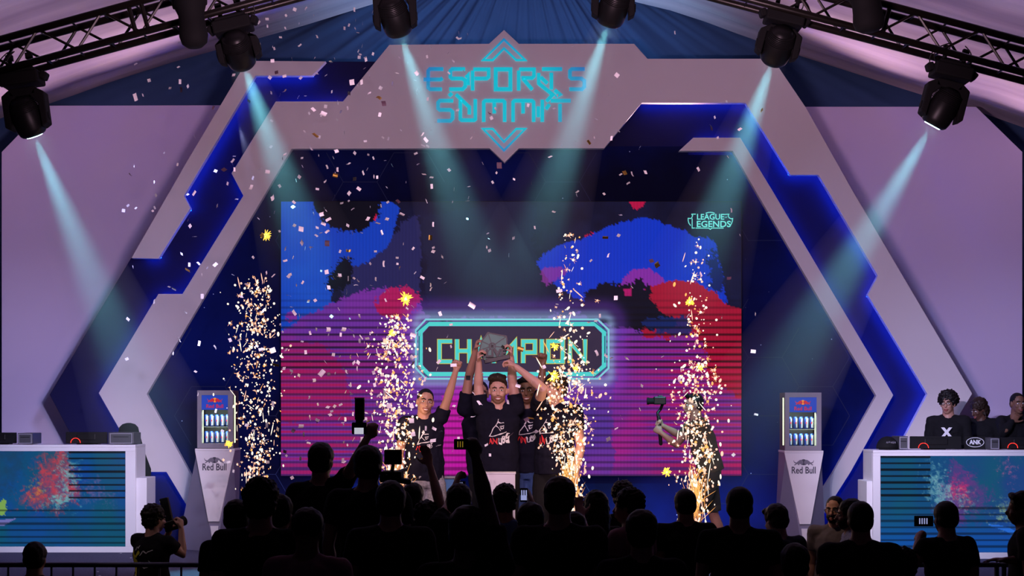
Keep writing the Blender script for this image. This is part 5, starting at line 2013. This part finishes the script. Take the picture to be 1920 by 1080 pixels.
PHO = crowd('photographer in a black t-shirt with a yellow lightning print, crouching at the barrier', 290, 947, 13.75, 150, hair='curly', sleeve='short', face=True, voxel=.008, skin='light', head_yaw=-15,
      arms={'wR': (340, 992, .05), 'eR': (342, 1040, .0), 'wL': (318, 996, .2), 'eL': (300, 1030, .25)}, hands=('hold', 'hold'), palm=((-.6, .3, .4), (.6, 0, .4)), thumbs=((0, 0, 1), (0, 0, 1)))
CR = [
    # label, px, ytop, Y, kwargs
    ('dark-haired head low at the left bottom corner, in front of the barrier', 67, 1017, 12.3, dict(hair='short')),
    ('head with a thin golden rim of light, left edge of the dark crowd', 445, 938, 10.6, dict(hair='short', yaw=178)),
    ('broad dark figure with thick hair, largest head left of the two photographers', 489, 899, 9.0, dict(hair='curly', hair_mat=M_hair, shoulder_w=1.1)),
    ('dark figure whose head touches the largest left head', 524, 927, 9.9, dict(hair='short')),
    ('person with a headband and mauve shoulder in the dark crowd', 577, 951, 8.5, dict(hair='headband', top_mat=M_pinkshirt, skin='brown')),
    ('tall man standing left, stretching his right arm up with a flash camera', 603, 831, 12.4, dict(yaw=170, hair='short', arms={'wR': (688, 822, -.3), 'eR': (663, 872, -.25)}, hands=('hold', 'relaxed'), palm=((-.3, 1, 0), None))),
    ('man with short hair in front of the raised flash camera', 692, 837, 11.2, dict(hair='short', shoulder_w=1.15)),
    ('dark figure working a big video camera left of the blue case', 733, 903, 9.7, dict(hair='short', shoulder_w=1.1)),
    ('head below the raised bare arm, beside the blue case', 775, 906, 13.0, dict(hair='short')),
    ('person raising a bare forearm with a bracelet left of the tall black arm', 800, 942, 11.6, dict(hair='curly', arms={'wR': (806, 872, .1), 'eR': (824, 942, .0)}, hands=('open', 'relaxed'), palm=((-.3, -1, 0), None), skin='light')),
    ('dark head with a small phone held up over it, left of the plinth', 862, 908, 11.0, dict(hair='short', arms={'wL': (856, 905, .3), 'eL': (842, 950, .2)}, hands=('relaxed', 'hold'), skin='light')),
    ('person in the dark crowd filming with one long arm stretched straight up', 878, 950, 7.6, dict(hair='short', skin='dark', arms={'wR': (892, 858, .1), 'eR': (908, 930, .05)}, hands=('hold', 'relaxed'), palm=((-.6, 1, 0), None))),
    ('curly-haired person in a denim shirt in front of the white plinth', 947, 910, 12.1, dict(hair='curly', top_mat=M_denim, sleeve='short', hair_mat=M_hair, arms={'wL': (912, 938, .25), 'eL': (940, 988, .05)}, hands=('relaxed', 'hold'), skin='tan')),
    ('person filming upright with a phone, right of the denim shirt', 994, 943, 10.0, dict(hair='short', arms={'wR': (994, 938, .35), 'eR': (1010, 985, .25)}, hands=('hold', 'relaxed'), skin='light')),
    ('large dark head ringed with golden spark light, right of the phone', 1050, 895, 9.3, dict(hair='short', hair_mat=M_hairb, shoulder_w=1.12)),
    ('dark figure with one hand up beside the golden rimmed head', 1076, 960, 11.2, dict(hair='short', arms={'wR': (1090, 968, .2), 'eR': (1100, 1010, .1)}, hands=('open', 'relaxed'), palm=((.2, -1, 0), None), skin='light')),
    ('woman with long smooth hair in the crowd right of the golden rimmed head', 1117, 921, 12.0, dict(hair='long', shoulder_w=.88)),
    ('curly head farthest back, behind the long-haired woman', 1167, 904, 13.0, dict(hair='curly', hair_mat=M_hairb, skin='light')),
    ('person with a mauve shirt shoulder and loose hair, looking left', 1177, 918, 10.9, dict(hair='curly', yaw=-130, top_mat=M_pinkshirt, head_yaw=20)),
    ('large round dark head low in front of the mauve shirt', 1203, 957, 8.7, dict(hair='short', shoulder_w=1.05)),
    ('man in black whose head stands before the right spark fountain', 1284, 916, 12.2, dict(hair='buzz', shoulder_w=1.1)),
    ('tall broad dark figure with ears showing, right of the camera operator legs', 1387, 912, 10.0, dict(hair='buzz', shoulder_w=1.1)),
    ('man with combed hair and pale neck looking down left, below the right fridge stand', 1449, 947, 12.6, dict(hair='side', skin='light', yaw=205, head_yaw=10, head_pitch=-14, hair_mat=M_hairb, top_mat=mat('navy_shirt', (.012, .016, .035), .9))),
    ('dark figure low at the bottom edge, right of the pale-necked man', 1490, 1020, 9.5, dict(hair='short')),
    ('bearded man with glasses facing the camera side, lit warm, left of the right desk', 1565, 928, 13.0, dict(yaw=-28, hair='buzz', skin='light', face=True, beard=2, glasses=True, voxel=.008, top_mat=mat('grey_shirt', (.10, .09, .12), .85))),
    ('man in a striped shirt seen in profile behind the large dark back', 1592, 936, 12.3, dict(yaw=-95, hair='short', skin='tan', face=True, beard=2, voxel=.009, top_mat=mat('striped', (.25, .28, .45), .8, scale=70, vary=.9))),
    ('broad dark back and head right of the bearded man', 1613, 939, 10.2, dict(hair='buzz', shoulder_w=1.15)),
    ('short person with curly hair low beside the man filming', 1690, 1029, 10.6, dict(hair='curly')),
    ('man filming sideways with a phone held in front of the right desk', 1772, 939, 11.6, dict(yaw=198, hair='buzz', arms={'wL': (1722, 1012, .1), 'eL': (1712, 1062, -.1)}, hands=('relaxed', 'hold'), palm=(None, (.6, .6, 0)))),
    ('dark profile at the right edge of the photo with a reddish hand', 1915, 922, 11.2, dict(yaw=-105, hair='side', skin='brown', sleeve='short', arms={'wR': (1885, 1050, -.1), 'eR': (1925, 1052, -.1)}, hands=('open', 'relaxed'), palm=((0, 0, -1), None))),
]
for lab, px_, yt_, Y_, kw in CR:
    kw = dict(kw)
    yaw_ = kw.pop('yaw', 180 + random.uniform(-12, 12))
    crowd(lab, px_, yt_, Y_, yaw_, **kw)

# lightning print on the crouching photographer's back
Pp = PHO
k = Pp['k']
for nm, m_, L_ in (('white_print', M_printw, [[(-.02, .05), (.02, .09), (.05, .075), (.09, .10), (.14, .11)], [(-.02, -.03), (.03, -.06), (.07, -.05), (.10, -.02), (.08, .0)], [(-.10, .10), (-.07, .14), (-.05, .12), (-.03, .16)], [(-.13, -.11), (-.09, -.13), (-.05, -.10)]]),
                   ('yellow_print', mat('print_yellow', (.80, .60, .04), .7, vary=.6, scale=60), [[(-.15, .10), (-.12, .02), (-.13, -.10)], [(-.12, .06), (-.09, -.02), (-.10, -.12)], [(-.09, .0), (-.06, -.06), (-.075, -.11)], [(-.09, .03), (-.03, .09)]])):
    mb = MB()
    for q in L_:
        fine_ = []
        for a_, b_ in zip(q, q[1:]):
            for i in range(6):
                fine_.append((a_[0] + (b_[0] - a_[0]) * i / 6, a_[1] + (b_[1] - a_[1]) * i / 6))
        mb.ribbon(fine_ + [q[-1]], .009 if nm == 'white_print' else .03, 0, .0008)
    c_ = Pp['pelvis'] + Pp['up'] * (Pp['H'] * .62)
    Xd = Pp['Lat'] if Pp['Lat'].x > 0 else -Pp['Lat']
    me_ = MB()
    me_.v = [tuple(c_ + Xd * (v[0] * k) + Pp['up'] * (v[2] * k) - Pp['Fr'] * (.17 * k - v[1])) for v in mb.v]
    me_.f, me_.mi = mb.f, mb.mi
    o_ = me_.build(nm, m_, Pp['shirt'])
    sw_ = o_.modifiers.new('lie_on_shirt', 'SHRINKWRAP')
    sw_.target = Pp['shirt']
    sw_.wrap_method = 'NEAREST_SURFACEPOINT'
    sw_.offset = .004

# the gear people hold
M_phonelit = mat('phone_picture', (.02, .02, .03), .2, vary=0, emit=(.35, .38, .7), estr=.8, sample=False)
M_phoneamber = mat('phone_picture_amber', (.02, .02, .01), .2, vary=0, emit=(.35, .22, .02), estr=.6, sample=False)


def phone(label, x0, y0, x1, y1, Y, glow, bars=3, tilt=0):
    a, b = W(x0, y0, Y), W(x1, y1, Y)
    c = (a + b) / 2
    wd, h = abs(b.x - a.x), abs(a.z - b.z)
    r = thing('smartphone', label, 'phone', c)
    MB().box(c, (wd, .009, h)).build('phone_body', M_black, r, bevel=.004)
    mb = MB()
    if wd > h:
        for k in range(bars):
            mb.box((c.x - wd * .22 + k * wd * .5 / bars, c.y - .0055, c.z), (wd * .06, .001, h * .55))
    else:
        for k in range(bars):
            mb.box((c.x - wd * .28 + k * wd * .56 / max(1, bars - 1), c.y - .0055, c.z + h * .1), (wd * .16, .001, h * .5))
        mb.box((c.x, c.y - .0052, c.z - h * .2), (wd * .8, .001, h * .35))
    mb.build('lit_picture', glow, r)
    return r


phone('phone held high by the tall black arm, amber picture on its screen', 851, 823, 878, 843, 7.38, M_phoneamber)
phone('phone held upright with a lit bluish screen right of the denim shirt', 975, 915, 990, 941, 9.95, M_phonelit)
phone('small phone held over a dark head left of the plinth', 857, 902, 873, 911, 10.86, M_phonelit)
phone('phone held sideways with a lit picture in front of the right desk', 1714, 967, 1750, 987, 11.22, M_phonelit, 4)

# flash camera held high
fc = thing('flash_camera', 'camera with a tall flash and lit display held above the crowd', 'camera', W(675, 800, 11.62))
Yf = 11.6
MB().box(W(674, 803, Yf), (.105, .07, .085)).build('camera_body', M_black, fc, bevel=.008)
MB().box(W(673, 808, Yf - .037), (.065, .004, .045)).build('display', mat('camera_display', (.5, .5, .55), .3, vary=.5, scale=50, emit=(.6, .6, .7), estr=.8, sample=False), fc)
mb = MB().box(W(674, 789, Yf), (.05, .05, .04))
mb.box(W(674.5, 767, Yf), (.066, .06, .155))
mb.build('flash', M_blackm, fc, bevel=.006)
MB().box(W(674.5, 747, Yf), (.068, .062, .012)).build('flash_diffuser', M_white, fc)
MB().tube([W(674, 803, Yf + .03), W(674, 803, Yf + .15)], .036, n=16, round_ends=False).build('camera_lens', M_blackm, fc)

# photographer's camera
pc = thing('flash_camera', 'camera with a flash held by the crouching photographer', 'camera', W(328, 985, 13.95))
MB().box(W(322, 985, 13.95), (.12, .09, .09), Matrix.Rotation(-.3, 3, 'Y')).build('camera_body', M_black, pc, bevel=.01)
MB().tube([W(326, 984, 13.96), W(345, 976, 14.05)], [.036, .044], n=16, round_ends=False).build('camera_lens', M_blackm, pc)
MB().box(W(312, 955, 13.95), (.07, .07, .20), Matrix.Rotation(-.22, 3, 'Y')).build('flash', M_blackm, pc, bevel=.008)
MB().box(W(308, 939, 13.95), (.066, .066, .012), Matrix.Rotation(-.22, 3, 'Y')).build('flash_diffuser', M_white, pc)

# broadcast camera in the crowd
vc = thing('video_camera', 'large black video camera with a square monitor in front of the left sparks', 'camera', W(730, 900, 10.7))
MB().box(W(737, 857, 10.7), (.115, .03, .098)).build('monitor', M_blackm, vc, bevel=.006)
MB().tube([W(737, 872, 10.7), W(735, 886, 10.7)], .012, n=8).build('monitor_arm', M_black, vc)
MB().box(W(735, 893, 10.75), (.14, .30, .07)).build('camera_body', M_blackm, vc, bevel=.01)
MB().tube([W(760, 880, 10.9), W(725, 892, 10.6)], .011, n=8).tube([W(745, 900, 10.7), W(766, 903, 10.5)], .02, n=8).build('handle', M_black, vc)
mb = MB()
c_ = W(735, 897, 10.75)
mb.tube([c_, (c_.x, c_.y, 1.05)], .022, n=8)
for q in range(3):
    a_ = q * 2 * PI / 3 + .5
    mb.tube([(c_.x, c_.y, 1.1), (c_.x + .3 * math.cos(a_), c_.y + .3 * math.sin(a_), .02)], .014, n=8)
mb.build('tripod', M_black, vc)

# ------------------------------------------------------------------ sparks
def spark_mat(name, c, s):
    return mat(name, (0, 0, 0), .5, vary=0, emit=c, estr=s, sample=False)


MS = [spark_mat('spark_white', (1.0, .84, .68), 1.4), spark_mat('spark_pink', (1.0, .50, .36), 1.45), spark_mat('spark_amber', (1.0, .42, .10), 1.3)]


def spark_drop(mb, p, d, r, L, mi):
    """small bright bead stretched along d"""
    d = d.normalized()
    u = d.orthogonal().normalized()
    w_ = d.cross(u)
    vs = [p - d * L, p + d * L]
    for h, q in ((-.6, .8), (.0, 1.0), (.6, .8)):
        vs += [p + d * (L * h) + (u * math.cos(a) + w_ * math.sin(a)) * r * q for a in (0, PI / 3, 2 * PI / 3, PI, 4 * PI / 3, 5 * PI / 3)]
    fs = []
    for i in range(6):
        j = (i + 1) % 6
        fs += [(0, 2 + j, 2 + i), (1, 14 + i, 14 + j), (2 + i, 2 + j, 8 + j, 8 + i), (8 + i, 8 + j, 14 + j, 14 + i)]
    mb.add(vs, fs, mi)


def fountain(label, px, Y, ybase, ytop, wmid, n, seed, ydense):
    r = random.Random(seed)
    mb = MB()
    base = W(px, ybase, Y)
    for i in range(n):
        t = r.random()
        # most beads in the lower dense part
        if r.random() < .8:
            y = ybase - (ybase - ydense) * (t ** .9)
        else:
            y = ydense - (ydense - ytop) * (t ** 1.6)
        h = (ybase - y) / (ybase - ydense)
        wd = wmid * min(1.0, .42 + .9 * h) if h < 1 else wmid * max(.35, 1.15 - .35 * h)
        x = px + r.gauss(0, .42) * wd
        p = W(x, y, Y)
        p.y += r.gauss(0, .12)
        d = Vector((r.gauss(0, .2), 0, 1)) if h < .6 else Vector((r.gauss(0, .6), r.gauss(0, .2), 1))
        k = r.random()
        rr = .0045 + .009 * r.random() ** 1.4
        st = 1.05 if k < .72 else (1.9 if k < .94 else 5.0)
        if h < .35:
            st *= 1.6
            rr *= .85
        if r.random() < .22 and st < 2:
            for _ in range(6):
                e = Vector((r.gauss(0, 1), r.gauss(0, .6), r.gauss(0, 1))).normalized()
                spark_drop(mb, p + e * rr * 1.7, e, .0016, rr * 1.4, 2 if r.random() < .6 else 1)
        spark_drop(mb, p, d, rr if st < 4 else rr * .4, rr * st, 0 if r.random() < .62 else (1 if r.random() < .75 else 2))
    # fine streaks shooting up from the nozzle
    for i in range(n // 7):
        a = r.gauss(0, .35)
        p0 = base + Vector((r.gauss(0, .03), r.gauss(0, .03), r.uniform(0, .3)))
        L = r.uniform(.08, .3)
        q = p0 + Vector((math.sin(a), 0, math.cos(a))) * L
        spark_drop(mb, (p0 + q) / 2, q - p0, .0022, L / 2, 2)
    o = mb.build('spark_fountain', MS)
    tag(o, label, 'sparks', 'stage spark fountains', 'stuff')
    lamp('POINT', 'spark_glow', W(px, (ybase + ydense) / 2, Y), None, 8, (1.0, .62, .36), .18)
    return o


fountain('column of sparks beside the left fridge', 480, 16.3, 1000, 520, 58, 760, 3, 620)
fountain('column of sparks left of the team', 742, 14.62, 960, 590, 58, 700, 5, 650)
fountain('column of sparks in front of the right end of the team', 1068, 14.5, 960, 440, 60, 760, 8, 690)
fountain('column of sparks in front of the camera operator', 1305, 14.6, 985, 440, 60, 640, 13, 690)


def burst(label, px, py, Y, R, seed, mi=2):
    r = random.Random(seed)
    c = W(px, py, Y)
    root = thing('spark_burst', label, 'spark burst', c, 'bursting sparks')
    mb = MB()
    for i in range(46):
        d = Vector((r.gauss(0, 1), r.gauss(0, 1), r.gauss(0, 1))).normalized()
        L = R * r.uniform(.5, 1.0)
        spark_drop(mb, c + d * L * .5, d, .0042, L * .5, 0)
    mb.build('rays', [MSY], root)
    MB().ball(c, R * .24, seg=10, rings=7).build('core', MS[0], root)
    return root


MSY = spark_mat('spark_yellow', (1.0, .58, .05), 2.4)
burst('largest yellow spark burst on the arch edge, far left above the left sparks', 498, 441, 15.8, .072, 1)
burst('yellow spark burst just left above the title box', 761, 560, 15.2, .085, 2)
burst('spark burst at the upper left corner of the title box', 735, 625, 15.2, .055, 3)
burst('yellow spark burst in front of the curly hair at the right end of the team', 1037, 706, 14.5, .072, 4)
burst('small yellow spark burst in front of the letter O', 1040, 650, 14.5, .05, 9)
burst('yellow spark burst high on the right in front of the red part of the screen', 1293, 566, 14.9, .055, 5)
burst('bright spark burst above the camera operator', 1313, 688, 14.9, .05, 6)
burst('yellow spark burst in front of the lower screen edge, left of the camera operator', 1250, 885, 14.7, .055, 7)
burst('spark burst at the lower right corner of the left fridge', 429, 832, 16.2, .05, 8)
burst('small spark burst at the title box lower right, above the right team end', 1081, 690, 14.6, .04, 10)

# ------------------------------------------------------------------ confetti
M_paper = mat('confetti_paper', (.95, .92, .95), .5, vary=0)
M_paperd = mat('confetti_dark', (.10, .05, .08), .5, vary=0)  # darkened copy of the paper, standing in for backlit strips
CM = []
for i in range(8):
    wd, ln = .010 + .006 * (i % 3), .030 + .010 * (i % 4) / 3
    n = 5
    vs, fs = [], []
    bend = (.0, .6, 1.2, -.8, .3, 1.6, -.4, .9)[i]
    for j in range(n + 1):
        t = j / n - .5
        a = bend * t
        x = ln * (math.sin(a) / bend if bend else t)
        z = ln * ((1 - math.cos(a)) / bend if bend else 0)
        vs += [(x, -wd, z), (x, wd, z)]
    for j in range(n):
        fs.append((2 * j, 2 * j + 1, 2 * j + 3, 2 * j + 2))
    me = bpy.data.meshes.new('confetti_piece')
    me.from_pydata(vs, [], fs)
    me.materials.append((M_paper, M_paper, M_gold, M_paper, M_silver, M_paper, M_paper, M_paperd)[i])
    CM.append(me)

rc = random.Random(77)
pos = []
while len(pos) < 640:
    k = rc.random()
    if k < .62:
        x, y = rc.gauss(610, 125), rc.uniform(15, 900)
    elif k < .86:
        x, y = rc.uniform(640, 1160), rc.uniform(40, 880)
    elif k < .93:
        x, y = rc.uniform(230, 460), rc.uniform(60, 700)
    else:
        x, y = rc.uniform(1150, 1440), rc.uniform(60, 930)
    if not (60 < x < 1480):
        continue
    Y = rc.uniform(12.6, 16.8)
    if Y < 14.7 and y < 110:
        Y = rc.uniform(15, 17)
    if 770 < x < 1070 and y > 640 and Y > 14.2:
        Y = rc.uniform(13.2, 14.2)
    if (720 < y and (x < 460 or x > 1440)):
        Y = rc.uniform(13, 16)
    pos.append(W(x, y, Y))
pos.sort(key=lambda p: p.y)
for p in pos[:300]:
    ci = rc.choice((0, 1, 3, 5, 6, 0, 1, 3, 5, 6, 4, 7, 2))
    o = bpy.data.objects.new('confetti_piece', CM[ci])
    COL.objects.link(o)
    o.location = p
    o.rotation_euler = (rc.uniform(0, 6.28), rc.uniform(0, 6.28), rc.uniform(0, 6.28))
    s_ = rc.uniform(.85, 1.35)
    o.scale = (s_, s_, s_)
    tag(o, 'small strip of confetti drifting down in front of the stage', 'confetti', 'falling confetti')
mb = MB()
for p in pos[300:]:
    me = rc.choice(CM[:2] + CM[3:4])
    R_ = Matrix.Rotation(rc.uniform(0, 6.28), 3, 'X') @ Matrix.Rotation(rc.uniform(0, 6.28), 3, 'Y') @ Matrix.Rotation(rc.uniform(0, 6.28), 3, 'Z')
    mb.add([R_ @ (v.co * 1.0) + p for v in me.vertices], [tuple(f.vertices) for f in me.polygons])
tag(mb.build('distant_confetti', M_paper), 'farther confetti strips in the air close to the screen', 'confetti', 'falling confetti', 'stuff')

# fallen pieces on the stage floor
mb = MB()
for i in range(60):
    x, y = rc.uniform(-4.5, 4.5), rc.uniform(14.8, 19)
    c, s_ = math.cos(i), math.sin(i)
    mb.add([(x + dx * c - dy * s_, y + dx * s_ + dy * c, STAGE_Z + .003) for dx, dy in ((-.02, -.01), (.02, -.01), (.02, .01), (-.02, .01))], [(0, 1, 2, 3)])
tag(mb.build('fallen_confetti', M_paper), 'confetti strips lying on the dark stage floor', 'confetti', None, 'stuff')
